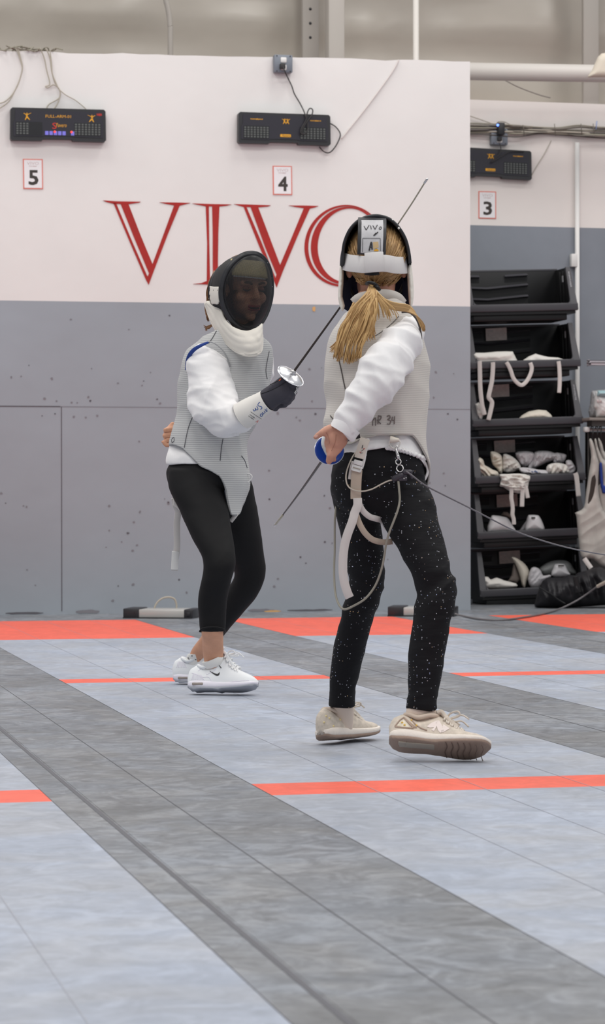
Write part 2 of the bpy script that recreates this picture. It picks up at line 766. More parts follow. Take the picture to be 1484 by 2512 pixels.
def build_far_walls():
    zt = on_y(1320, 250, W2Y).z
    zl = on_y(1320, 556, W2Y).z
    vs = [(-3, W2Y, 0), (14, W2Y, 0), (14, W2Y, zl), (-3, W2Y, zl), (-3, W2Y, zt), (14, W2Y, zt), (14, W2Y + .28, zt), (-3, W2Y + .28, zt)]
    fs = [(0, 1, 2, 3), (3, 2, 5, 4), (4, 5, 6, 7)]
    mi = [1, 0, 0]
    o = mk('wall_right', (vs, fs), [mat('off_white_paint', rgb(236, 229, 225), .75, spec=.25, var=((.8, .8, .8), .03)), M_grey2], smooth=False, mi=mi)
    o['kind'] = 'structure'
    # insulated upper wall: vinyl facing bulging between its battens
    nx, nz = 170, 60
    z0, z1 = zt - .3, 8.0
    vs, fs = [], []
    seams = [on_y(px, 60, RY).x for px in (60, 745, 806, 1428)]
    seams = [seams[0] - 3.7, seams[0] - 1.85] + [seams[0], on_y(410, 60, RY).x, seams[1], seams[2], on_y(1020, 60, RY).x + 0.0, seams[3], seams[3] + 1.8, seams[3] + 3.6]
    for j in range(nz + 1):
        z = z0 + (z1 - z0) * j / nz
        for i in range(nx + 1):
            x = -3 + 17 * i / nx
            ds = min(abs(x - s) for s in seams)
            w = min(1, ds / .3)
            n = noise.noise(V((x * .7, z * 2.6, 3))) * .05 + noise.noise(V((x * 1.4, z * 7.0, 8))) * .018
            vs.append((x, RY - w * (.03 + n) - .05 * w * math.exp(-((z - 4.27 - .02 * math.sin(x)) / .10) ** 2) + .02 * math.exp(-((z - 4.05) / .1) ** 2), z))
    for j in range(nz):
        for i in range(nx):
            a = j * (nx + 1) + i
            fs.append((a, a + 1, a + nx + 2, a + nx + 1))
    o = mk('wall_rear', (vs, fs), M_vinyl)
    o['kind'] = 'structure'
    # steel column and batten strip on that wall
    def colm(px0, px1, y, t, m, name, label, cat, dots=False):
        a, b = on_y(px0, 60, y), on_y(px1, 60, y)
        o = mk(name, box((a.x, y, 0), (b.x, y + t, 7.5), .012), m, smooth=True, auto=40)
        tag(o, kind='structure')
        return o
    colm(806, 846, 17.7, .12, mat('column_paint', rgb(182, 175, 168), .5), 'trim_1', '', '')
    colm(742, 783, 18.1, .06, M_metaldull, 'trim_2', '', '')
    colm(1431, 1470, 18.02, .05, M_metaldull, 'trim_3', '', '')
    # dark bolts of the batten
    bs = []
    for px, py in ((761, 22), (761, 57), (761, 92)):
        bs.append(ball(on_y(px, py, 18.1), .011, .008, .011, 8, 6))
    for v in (join(*bs),):
        o = mk('trim_4', v, M_black)
        o['kind'] = 'structure'


build_far_walls()


def pipe(px0, py0, px1, py1, Y, rpx, name, m, label, cat, pts=None):
    P = [on_y(a, b, Y) for a, b in (pts or ((px0, py0), (px1, py1)))]
    o = mk(name, wire(P, rpx * Y / FPX, n=16), m, origin=P[0])
    tag(o, label, cat)
    return o


pipe(1020, -60, 1022, 1492, 17.2, 7.5, 'vertical_pipe', M_metalw, 'straight white vertical pipe behind the partition, right of the steel column', 'pipe')
pipe(0, 0, 0, 0, 17.3, 7.0, 'conduit', M_metaldull, 'pale thin pipe with a bent top above the first painted letter', 'pipe',
     pts=((404, -45), (406, -5), (412, 22), (417, 60), (418, 140), (418, 700), (419, 1495)))


def duct():
    P = [on_y(900, 171, 17.5), on_y(2700, 201, 17.5)]
    e = empty('duct', P[0], 'thick white horizontal duct above the slate wall at the top right', 'duct')
    mk('duct_pipe', wire(P, .063, n=28), M_metalw, e)
    q = on_y(1486, 165, 17.42)
    mk('duct_wrap', join(pillow([(1452, 172), (1466, 140), (1476, 131), (1500, 128), (1500, 190), (1440, 190)], 18.0, .05, 6)), mat('tan_wrap', rgb(222, 212, 196), .8), e)


def seg_dist(p, poly):
    best = 1e9
    n = len(poly)
    for i in range(n):
        ax, ay = poly[i]
        bx, by = poly[(i + 1) % n]
        dx, dy = bx - ax, by - ay
        l = dx * dx + dy * dy
        t = 0 if l == 0 else max(0, min(1, ((p[0] - ax) * dx + (p[1] - ay) * dy) / l))
        best = min(best, math.hypot(p[0] - ax - t * dx, p[1] - ay - t * dy))
    return best


def smooth_poly(poly, k=4):
    n = len(poly)
    out = []
    for i in range(n):
        p0, p1, p2, p3 = poly[i - 1], poly[i], poly[(i + 1) % n], poly[(i + 2) % n]
        for j in range(k):
            f = j / k
            out.append(tuple(.5 * (2 * b + (c - a) * f + (2 * a - 5 * b + 4 * c - d) * f * f + (3 * b - a - 3 * c + d) * f ** 3) for a, b, c, d in zip(p0, p1, p2, p3)))
    return out


def pillow(poly, d, th, step=5, wr=.0, wf=14., sm=0, tilt=0.0, round_px=None, back=.5, at=at):
    """stuffed or folded cloth whose outline, seen from the front, is poly; th = bulge in metres"""
    if sm:
        poly = smooth_poly(poly, sm)
    v, f = grid_fill(poly, step)
    rp = round_px or max(4.0, th / d * FPX)
    cy = sum(p[1] for p in poly) / len(poly)
    fr, bk = [], []
    idx = {}
    for i, p in enumerate(v):
        dd = seg_dist((p.x, p.y), poly)
        k = min(1, dd / rp)
        hgt = math.sqrt(max(0, 1 - (1 - k) ** 2))
        w = 0
        if wr:
            an = (poly[0][0] * 1.7 + poly[0][1]) % 3.14
            pu, pv = p.x * math.cos(an) + p.y * math.sin(an), p.y * math.cos(an) - p.x * math.sin(an)
            w = wr * min(1, k * 1.5) * (.55 - 1.9 * abs(noise.noise(V((pu / wf * .9, pv / wf * .28, th * 50)))) + .25 * noise.noise(V((p.x / wf * 1.6, p.y / wf * 1.6, 4))))
        dz = tilt * (p.y - cy) / FPX * d
        fr.append(at(p.x, p.y, d - th * hgt - w + dz))
        bk.append(at(p.x, p.y, d + th * back * hgt + .001 + dz))
    n = len(v)
    # boundary edges get a closing strip
    cnt = {}
    for t in f:
        for a, b in zip(t, t[1:] + t[:1]):
            cnt[(a, b)] = 1
    fs = list(f) + [tuple(i + n for i in reversed(t)) for t in f]
    for (a, b) in cnt:
        if (b, a) not in cnt:
            fs.append((b, a, a + n, b + n))
    return orient((fr + bk, fs))


duct()

# ------------------------------------------------------------------ painted lettering
M_red = mat('red_wall_paint', rgb(170, 44, 40), .6, spec=.3, var=((9, 9, 9), .05))


def lettering():
    def pt(x, y):
        return 220 + x * .5256, 440 + y * .5256
    e = empty('wall_lettering', on_y(600, 600, WY), 'large dark red VIVO lettering painted on the white wall', 'lettering')

    def poly(ps):
        P = [pt(*p) for p in ps]
        P = [(lambda q: (q.x, q.z))(on_y(a, b, WY)) for a, b in P]
        return prism(P, V((0, WY - .0005, 0)), V((1, 0, 0)), V((0, 0, 1)), V((0, -1, 0)), .002 + .0004 * (len(ps) % 3) + .0002 * (int(ps[0][0]) % 4))

    def ring(c, r0, c1, r1, tilt, a0=0, a1=360):
        n = 90
        P, Q = [], []
        for i in range(n + 1):
            a = math.radians(a0 + (a1 - a0) * i / n)
            P.append((c[0] + r0[0] * math.cos(a) + tilt * math.sin(a), c[1] - r0[1] * math.sin(a)))
            Q.append((c1[0] + r1[0] * math.cos(a) + tilt * math.sin(a), c1[1] - r1[1] * math.sin(a)))
        vs, fs = [], []
        for k, dp in ((0, .0035), (1, 0)):
            for L in (P, Q):
                for p in L:
                    w = on_y(*pt(*p), WY)
                    vs.append(V((w.x, WY - dp, w.z)))
        m = n + 1
        for i in range(n):
            fs.append((i, i + 1, m + i + 1, m + i))
            fs.append((i, 2 * m + i, 2 * m + i + 1, i + 1))
            fs.append((m + i, m + i + 1, 3 * m + i + 1, 3 * m + i))
        return vs, fs
    V1 = [[(62, 98), (120, 102), (180, 103), (238, 104), (230, 109), (180, 116), (110, 114), (78, 106)],
          [(110, 110), (124, 113), (198, 290), (268, 450), (276, 456), (275, 492), (262, 468), (190, 300)],
          [(143, 112), (180, 113), (236, 258), (294, 398), (275, 492), (268, 462), (280, 452), (277, 440), (206, 270)],
          [(395, 118), (421, 120), (365, 255), (300, 425), (275, 492), (272, 450), (292, 398), (345, 255)],
          [(325, 107), (400, 108), (470, 110), (440, 118), (418, 124), (394, 122), (352, 114)]]
    I = [[(478, 112), (570, 115), (662, 117), (640, 123), (605, 127), (542, 126), (500, 118)],
         [(541, 124), (556, 125), (558, 300), (562, 480), (546, 488), (548, 300)],
         [(571, 124), (605, 126), (600, 250), (598, 400), (602, 488), (576, 490), (574, 400), (574, 250)],
         [(483, 488), (520, 484), (546, 474), (600, 474), (625, 484), (662, 490), (570, 492)]]
    V2 = [[(672, 115), (760, 118), (845, 121), (832, 127), (785, 131), (718, 129), (690, 121)],
          [(717, 126), (731, 128), (800, 290), (868, 462), (872, 505), (858, 470), (790, 310)],
          [(750, 128), (786, 130), (836, 262), (889, 402), (872, 505), (866, 470), (874, 450), (820, 320)],
          [(1000, 132), (1029, 133), (970, 265), (905, 420), (872, 505), (868, 455), (888, 400), (945, 265)],
          [(928, 122), (1000, 122), (1068, 124), (1052, 131), (1027, 137), (1000, 135), (958, 129)]]
    for P in (V1, I, V2):
        mk('letter', join(*[poly(p) for p in P]), M_red, e, smooth=False)
    mk('letter', join(ring((1188, 310), (186, 191), (1194, 309), (174, 183), 8), ring((1198, 309), (166, 181), (1206, 308), (142, 172), 8)), M_red, e, smooth=False)


lettering()

# ------------------------------------------------------------------ scoreboards, signs, sockets
M_pan = mat('scoreboard_face', rgb(44, 43, 52), .35, spec=.4)
M_led = mat('led_off', rgb(88, 92, 90), .4)
M_leddark = mat('led_window', rgb(28, 28, 32), .25)
M_yel = mat('yellow_print', rgb(226, 164, 38), .6)
M_yel.node_tree.nodes['Principled BSDF'].inputs['Emission Color'].default_value = (0, 0, 0, 1)
M_redp = mat('red_print', rgb(205, 48, 40), .6)
M_lit = mat('lit_red_led', rgb(255, 70, 60), .4, emit=rgb(255, 60, 50), power=1.6)
M_violet = mat('lit_violet_digit', rgb(112, 108, 190), .4, emit=rgb(110, 105, 215), power=.35)
M_paper = mat('white_paper', rgb(238, 236, 238), .7)
M_border = mat('salmon_border', rgb(222, 130, 118), .7)
M_ink = mat('black_print', rgb(62, 56, 52), .7)
M_inkl = mat('pale_grey_print', rgb(205, 188, 188), .7)
M_boxgrey = mat('grey_box_steel', rgb(122, 128, 138), .45, metal=.2)
M_wht = mat('white_plastic', rgb(228, 226, 224), .4)


def scoreboard(corners, Y, label, variant):
    """corners in px: left, right x at mid height; top-left y, bottom-left y, top-right y"""
    xl, xr, tl, bl, tr = corners
    o = on_y(xl, bl, Y)
    X = on_y(xr, bl + (tr - tl), Y) - o
    w = X.length
    X.normalize()
    Zv = on_y(xl, tl, Y) - o
    h = Zv.length
    Zv.normalize()
    N = V((0, -1, 0))
    e = empty('scoreboard', o, label, 'scoreboard', 'electronic fencing scoreboards on the walls')

    def P(poly, d0, th):
        return prism([(a * w, b * h) for a, b in poly], o + N * d0, X, Zv, N, th)
    out = [(.012, .0), (.33, .0), (.345, .055), (.64, .055), (.655, .0), (.985, -.01), (1, .04), (.995, .93), (.975, .985), (.02, 1.0), (.003, .95), (0, .05)]
    mk('housing', P(out, 0, .05), M_black, e, smooth=False)
    inn = [(.03, .12), (.33, .12), (.36, .15), (.63, .15), (.66, .12), (.965, .11), (.97, .58), (.955, .62), (.955, .9), (.05, .92), (.045, .6), (.028, .56)]
    mk('face_panel', P(inn, .05, .004), M_pan, e, smooth=False)
    for a in ((.055, .33), (.665, .945)):
        pn = mk('led_window', P([(a[0], .16), (a[1], .16), (a[1], .56), (a[0], .56)], .054, .002), M_leddark, e, smooth=False)
        dots = []
        nc = 8
        for i in range(nc):
            if variant == 5 and a[0] < .1 and i > 3:
                continue
            for j in range(5):
                x0 = a[0] + (a[1] - a[0]) * (i + .18) / nc
                z0 = .17 + .37 * (j + .2) / 5
                dots.append(P([(x0, z0), (x0 + .021, z0), (x0 + .021, z0 + .05), (x0, z0 + .05)], .056, .0015))
        mk('led', join(*dots), M_led, pn, smooth=False)

    def txt(s, x0, z0, x1, z1, m, name='print', d=.0545, shear=0.):
        v, f = text_fit(s, x0 * w, z0 * h, x1 * w, z1 * h, shear) if s else bars(x0 * w, z0 * h, x1 * w, z1 * h, 10)
        mk(name, ([o + N * d + X * p.x + Zv * p.y for p in v], f), m, e, smooth=False)

    def fencer(cx, cz, s, m, flip):
        k = -1 if flip else 1
        pl = [[(-.5, -.9), (-.15, -.1), (.1, .1), (.35, -.35), (.75, -.9), (.55, -.9), (.15, -.5), (-.05, -.45), (-.3, -.95)],
              [(-.2, -.1), (-.15, .45), (.1, .5), (.2, .05), (.05, -.1)], [(-.12, .55), (.02, .85), (.14, .6), (.05, .48)],
              [(.1, .42), (.6, .62), (1.0, .75), (1.0, .68), (.6, .5), (.15, .25)], [(-.15, .4), (-.6, .7), (-.85, .55), (-.6, .55), (-.2, .2)]]
        vs = [P([(cx + k * a * s * .35, cz + b * s) for a, b in p], .0545, .001) for p in pl]
        mk('fencer_emblem', join(*vs), m, e, smooth=False)
    if variant == 5:
        txt('FULL-ARM-01', .365, .7, .63, .79, M_yel)
        txt('S', .435, .36, .48, .55, M_redp)
        txt('Favero', .475, .42, .585, .54, M_yel, shear=.2)
        txt('', .90, .78, .955, .87, M_redp)
        fencer(.17, .74, .13, M_yel, False)
        fencer(.85, .71, .13, M_yel, True)
        dg = [P([(.36 + .045 * i, .17), (.395 + .045 * i, .17), (.395 + .045 * i, .29), (.36 + .045 * i, .29)], .0545, .001) for i in (0, 1, 2, 3, 4, 6)]
        [mk('timer_digit', q, M_violet, e, smooth=False) for q in dg]
        ld = [ball(o + N * .057 + X * (a * w) + Zv * (.27 * h), .007, .004, .007, 8, 6) for a in (.46, .635)]
        [mk('lit_lamp', q, M_lit, e) for q in ld]
    else:
        txt('', .13, .755, .265, .80, M_yel)
        txt('', .775, .755, .895, .80, M_yel)
        fencer(.495, .74, .10, M_yel, False)
        fencer(.53, .74, .10, M_yel, True)
        mk('logo_plate', P(rrect(.45, .225, .565, .315, .01), .054, .0008), M_yel, e, smooth=False)
        txt('Favero', .475, .24, .558, .30, M_pan, d=.0552)
    return e


scoreboard((23.5, 257.5, 266, 346, 270), WY, 'black scoreboard with lit violet digits above the 5 sign', 5)
scoreboard((581, 807, 277, 353, 283), WY, 'black scoreboard with a looped cord in front, above the 4 sign', 4)
scoreboard((1092, 1299.5, 361, 433, 371), W2Y, 'black scoreboard partly behind the partition, above the 3 sign', 3)


def number_sign(px0, py0, px1, py1, Y, n, sk):
    a = on_y(px0, py1, Y)
    b = on_y(px1, py0, Y)
    w, h = b.x - a.x, b.z - a.z
    N = V((0, -1, 0))
    X = V((1, 0, sk)).normalized()
    Zv = V((-sk, 0, 1)).normalized()
    e = empty('number_sign', a, 'white paper sign reading %d with a salmon border' % n, 'sign', 'lane number signs on the walls')
    mk('border', prism([(0, 0), (w, 0), (w, h), (0, h)], a, X, Zv, N, .004), M_border, e, smooth=False)
    t = .055 * w
    mk('paper', prism([(t, t), (w - t, t), (w - t, h - t), (t, h - t)], a + N * .004, X, Zv, N, .001), M_paper, e, smooth=False)

    def tx(s, x0, z0, x1, z1, m, nm, bold=0):
        v, f = text_fit(s, x0 * w, z0 * h, x1 * w, z1 * h) if s else bars(x0 * w, z0 * h, x1 * w, z1 * h, 8)
        sh = [(0, 0)] if not bold else [(0, 0), (bold, 0), (0, bold), (bold, bold)]
        mk(nm, join(*[([a + N * (.0055 + .0002 * i) + X * (p.x + dx) + Zv * (p.y + dz) for p in v], f) for i, (dx, dz) in enumerate(sh)]), m, e, smooth=False)
    tx(str(n), .27, .13, .72, .60, M_ink, 'number', .006)
    tx('VIVO', .2, .80, .8, .90, M_inkl, 'heading')
    tx('', .3, .73, .7, .78, M_inkl, 'subheading')


number_sign(57, 391, 105.5, 463.5, WY, 5, .012)
number_sign(669.5, 408, 716.5, 478, WY, 4, .012)
number_sign(1173.5, 470, 1216.5, 536, W2Y, 3, .0)


def outlet(px0, py0, px1, py1, Y, label, adapter=False):
    a, b = on_y(px0, py1, Y), on_y(px1, py0, Y)
    e = empty('outlet_box', V(((a.x + b.x) / 2, Y, a.z)), label, 'outlet box')
    mk('box', box((a.x, Y - .05, a.z), (b.x, Y, b.z), .008), M_boxgrey, e, auto=40)
    c = V(((a.x + b.x) / 2, Y - .05, (a.z + b.z) / 2))
    h = b.z - a.z
    for k, s in ((.2, 1), (-.22, -1)):
        if adapter and s == 1:
            continue
        mk('socket', xf(box((-.02, -.006, -.018), (.02, .002, .018), .006), Matrix.Translation(c + V((0, 0, k * h)))), M_wht, e, auto=40)
    sc = [ball(c + V((x * .045, -.002, z * .05)), .004, n=8, m=5) for x in (-1, 1) for z in (-1, 1)]
    [mk('screw', q, M_black, e) for q in sc]
    return e, c


outlet(669, 138, 714, 180, WY, 'grey outlet box at the top of the white partition')
outlet(1200, 318, 1241, 357, W2Y, 'grey outlet box under the cable bundle on the right wall')


def adapter():
    c = on_y(1224, 335, W2Y - .05)
    e = empty('power_adapter', c, 'black power adapter with a blue light plugged into the right outlet box', 'adapter')
    a, b = on_y(1217, 333, W2Y - .05), on_y(1233, 303, W2Y - .05)
    mk('body', box((a.x, W2Y - .11, a.z), (b.x, W2Y - .05, b.z), .008), M_black, e, auto=40)
    mk('status_light', ball(on_y(1221, 307, W2Y - .112), .009, .004, .009, 10, 6), mat('blue_light', rgb(120, 150, 255), .4, emit=rgb(90, 130, 255), power=3), e)
    c2 = on_y(1224, 342, W2Y - .055)
    mk('plug', box((c2.x - .016, W2Y - .085, c2.z - .015), (c2.x + .016, W2Y - .052, c2.z + .015), .005), M_blackrub, e, auto=40)


adapter()


def cable(name, pts, Y, r, m, label, cat='cable', off=.02, group=None, plug=None):
    P = [on_y(p[0], p[1], Y - (p[2] if len(p) > 2 else off)) for p in pts]
    if plug:
        e = empty(name, P[0], label, cat, group)
        mk('wire', wire(P, r), m, e)
        mk('plug', box(P[0] - V((.018, .005, .018)), P[0] + V((.018, .03, .018)), .006), m, e, auto=40)
        return e
    o = mk(name, wire(P, r), m, origin=P[0])
    return tag(o, label, cat, group)


cable('power_cable', [(694, 162, .075), (700, 178, .08), (708, 195), (716, 212), (722, 230), (735, 252), (745, 272, .05), (750, 286, .07), (754, 300, .075), (755, 316, .08), (748, 328, .08), (738, 326, .08),
                     (740, 314, .08), (750, 296, .08), (754, 276, .08), (760, 266, .07), (767, 270, .07), (764, 284, .075), (752, 300, .08), (742, 318, .08), (744, 330, .08)],
      WY, .0042, M_blackrub, 'black power cord with a loop, from the top outlet to the middle scoreboard', 'cord', plug=True)
cable('hanging_loop_cable', [(806, 301), (822, 310), (833, 324), (834, 336), (825, 356), (813, 371), (803, 375), (792, 370), (783, 360)], WY, .004, M_blackrub, 'short black cord looping out of the right end of the middle scoreboard', 'cord')
M_beige = mat('beige_cable', rgb(172, 165, 152), .6)
M_thin = mat('pale_cord', rgb(214, 206, 203), .7)
cable('hanging_pale_cable', [(978, 147), (960, 180), (900, 262), (850, 325), (838, 340)], WY, .0045, M_thin, 'thin pale cord running diagonally down the white wall', 'cord', off=.008)
G = 'beige wires hanging down the partition at the top left'
cable('hanging_wire', [(38, 118), (44, 130), (52, 155), (54, 172), (45, 205), (30, 232), (10, 250), (-10, 254)], WY, .004, M_beige, 'beige wire curving off the left edge of the photo, above the other', 'cable', group=G)
cable('hanging_wire', [(44, 118), (50, 140), (55, 165), (50, 190), (40, 215), (22, 248), (-2, 266), (-12, 270)], WY, .004, M_beige, 'beige wire sagging lowest off the left edge of the photo', 'cable', group=G)
cable('hanging_wire', [(98, 118), (108, 140), (114, 170), (122, 205), (112, 212), (118, 215), (132, 208), (146, 220), (145, 240), (120, 256), (114, 268)], WY, .004, M_beige, 'beige wire with a small curl above the left scoreboard', 'cable', group=G)
cable('hanging_wire', [(112, 118), (122, 140), (128, 180), (140, 210), (148, 228), (142, 252), (132, 268)], WY, .0045, M_beige, 'thick beige wire dropping to the middle of the left scoreboard', 'cable', group=G)
cable('hanging_wire', [(122, 120), (126, 150), (130, 190), (142, 215), (160, 232), (185, 246), (205, 262), (212, 269)], WY, .0032, M_beige, 'beige wire running diagonally to the right end of the left scoreboard', 'cable', group=G)


def tangle():
    rr = random.Random(12)
    vs = []
    for k in range(9):
        x0 = -15 + 14 * k
        P = []
        for i in range(6):
            q = on_y(x0 + i * 11 + rr.uniform(-5, 5), 121 + rr.uniform(-10, 5) + .02 * (x0 + i * 10), WY + rr.uniform(-.03, .05))
            P.append(q)
        vs.append(wire(P, .0045, n=6))
    o = mk('cable_tangle', join(*vs), mat('grey_beige_cable', rgb(140, 134, 120), .7), origin=on_y(50, 120, WY))
    tag(o, 'knotted grey beige cable tangle on the top edge of the partition at the left', 'cables')


tangle()


def bundle():
    rr = random.Random(4)
    e = empty('cable_bundle', on_y(1150, 312, W2Y), 'long grey beige cable bundle along the right wall', 'cables')
    ms = [mat('bundle_cable_%d' % i, c, .65) for i, c in enumerate((rgb(150, 144, 130), rgb(120, 114, 106), rgb(96, 90, 86), rgb(176, 168, 156)))]
    for k in range(11):
        P = []
        y0 = 305 + k * 2.4 + rr.uniform(-2, 2)
        for i in range(28):
            x = 1120 + i * 50
            y = y0 + (x - 1150) * .02 + rr.uniform(-2.5, 2.5)
            if 3 < i < 6:
                y = y * .6 + .4 * (318 + (x - 1150) * .02)
            P.append(on_y(x, y, W2Y - .02 - rr.uniform(0, .04)))
        mk('cable', wire(P, rr.choice((.005, .007, .009)), n=7), ms[k % 4], e)
    for x in (1283, 1360, 1425, 1455):
        mk('cable_tie', wire([on_y(x, 304 + x % 5, W2Y - .05), on_y(x + 1, 314, W2Y - .08), on_y(x + 3, 333, W2Y - .05)], .0032, n=6), ms[1], e)
    mk('tie_end', wire([on_y(1462, 318, W2Y - .06), on_y(1464, 297, W2Y - .06)], .005, n=6), mat('blue_tie', rgb(150, 165, 205), .6), e)


bundle()
cable('thin_wire', [(1140, 280), (1175, 292), (1212, 304), (1225, 298, .09), (1240, 300), (1265, 312), (1300, 320)], W2Y, .003, M_beige, 'thin wire arching over the black power adapter', 'cable')
cable('hanging_drop_wire', [(1352, 345), (1335, 378), (1318, 405), (1303, 432)], W2Y, .0025, M_beige, 'thin wire slanting down to the lower right corner of the right scoreboard', 'cable', off=.008)
cable('board_cable', [(1226, 352, .07), (1228, 372, .08), (1215, 388, .08), (1206, 398, .08), (1230, 384, .08), (1252, 372, .08), (1285, 372, .06)], W2Y, .004, M_blackrub, 'black cord bundled on the face of the right scoreboard', 'cord')
cable('upper_wire', [(1230, 192), (1270, 213), (1320, 232), (1350, 240)], W2Y, .004, mat('dark_wire', rgb(120, 112, 108), .6), 'dark wire sagging below the white duct', 'cable', off=-.05)
pipe(1415.5, 350, 1417.5, 1480, W2Y - .03, 6, 'wall_conduit', M_wht, 'white vertical conduit on the right wall behind the black bins', 'pipe')
tag(mk('switch_box', box(on_y(1402, 654, W2Y - .05), on_y(1412, 624, W2Y), .006), M_wht, auto=40, origin=on_y(1407, 654, W2Y)), 'small white box beside the conduit above the bins', 'box')


# ------------------------------------------------------------------ floor reels
def reel(px0, px1, py, label, hook):
    o = on_floor(px0, py)
    q = on_floor(px1, py + 1)
    L = (q - o).length
    X = (q - o).normalized()
    Yv = V((0, 0, 1)).cross(X)
    e = empty('cable_reel_box', o, label, 'reel box', 'reel boxes on the floor along the partition')
    Mx = frame(o, X, Yv, V((0, 0, 1)))
    a = .085 * L / .44
    M_sil = mat('brushed_aluminium', rgb(196, 194, 190), .35, metal=.35)
    mk('cover', xf(box((.10, 0, .006), (L - .055, .26, .056), .004), Mx), M_sil, e, auto=40)
    mk('end_cap', xf(join(box((0, -.004, 0), (.10, .26, .062), .006), box((.07, -.007, .012), (.075, -.003, .04))), Mx), M_black, e, auto=40)
    mk('end_cap', xf(join(box((L - .055, -.004, 0), (L, .26, .058), .006), box((L - .04, -.012, .015), (L - .015, -.002, .04), .004)), Mx), M_black, e, auto=40)
    mk('base_plate', xf(box((.0, -.01, 0), (L, .27, .007)), Mx), M_black, e, smooth=False)
    if hook:
        P = [(377, 1497), (384, 1480), (398, 1468), (415, 1465), (428, 1470), (433, 1484), (432, 1496)]
        mk('cable_loop', wire([on_y(x, y, o.y + .12) for x, y in P], .006), M_beige, e)


reel(302, 473, 1517, 'low silver reel box with a cable loop, left of the masked fencer', True)
reel(951, 1114, 1512, 'low silver reel box behind the ponytailed fencer', False)
# ------------------------------------------------------------------ stacked bins and what lies in them
M_bin = mat('bin_black_plastic', rgb(19, 19, 21), .42, spec=.4)
M_rim = mat('bin_grey_rim', rgb(66, 65, 70), .42, spec=.5)
M_hole = mat('bin_slot_shade', rgb(14, 14, 17), .7)
M_card = mat('bin_card', rgb(196, 182, 176), .6, var=((30, 30, 30), .08))
M_cloth = mat('white_cotton', rgb(226, 222, 216), .85, spec=.2, bump=(60, .2, .003))
M_cream = mat('cream_cotton', rgb(222, 214, 200), .85, spec=.2, bump=(60, .2, .003))
M_greyc = mat('grey_white_cotton', rgb(200, 197, 200), .85, spec=.2, bump=(60, .2, .003))
M_strapm = mat('white_webbing', rgb(216, 210, 206), .8, spec=.2, bump=((200, 200, 200), .2, .001))
M_shell = mat('white_plastic_guard', rgb(222, 220, 222), .45, spec=.4)
M_txt = mat('grey_print', rgb(160, 160, 164), .6)

BD = 17.72      # distance of the bin fronts
BIN_Y = [765, 904, 1046, 1186, 1322, 1464]
TILT = -.036


YB = at(1147, 1000, BD).y


def ats(px, py, d):
    """point over the bins: d counts depth square to the wall"""
    return on_y(px, py, YB + (d - BD))


def bin_frame(k):
    x = 1147 + 6.3 * k
    o = ats(x, BIN_Y[k] + 2, BD)
    X = V((math.cos(TILT), 0, -math.sin(TILT)))
    Z = V((math.sin(TILT), 0, math.cos(TILT)))
    return o, X, V((0, 1, 0)), Z


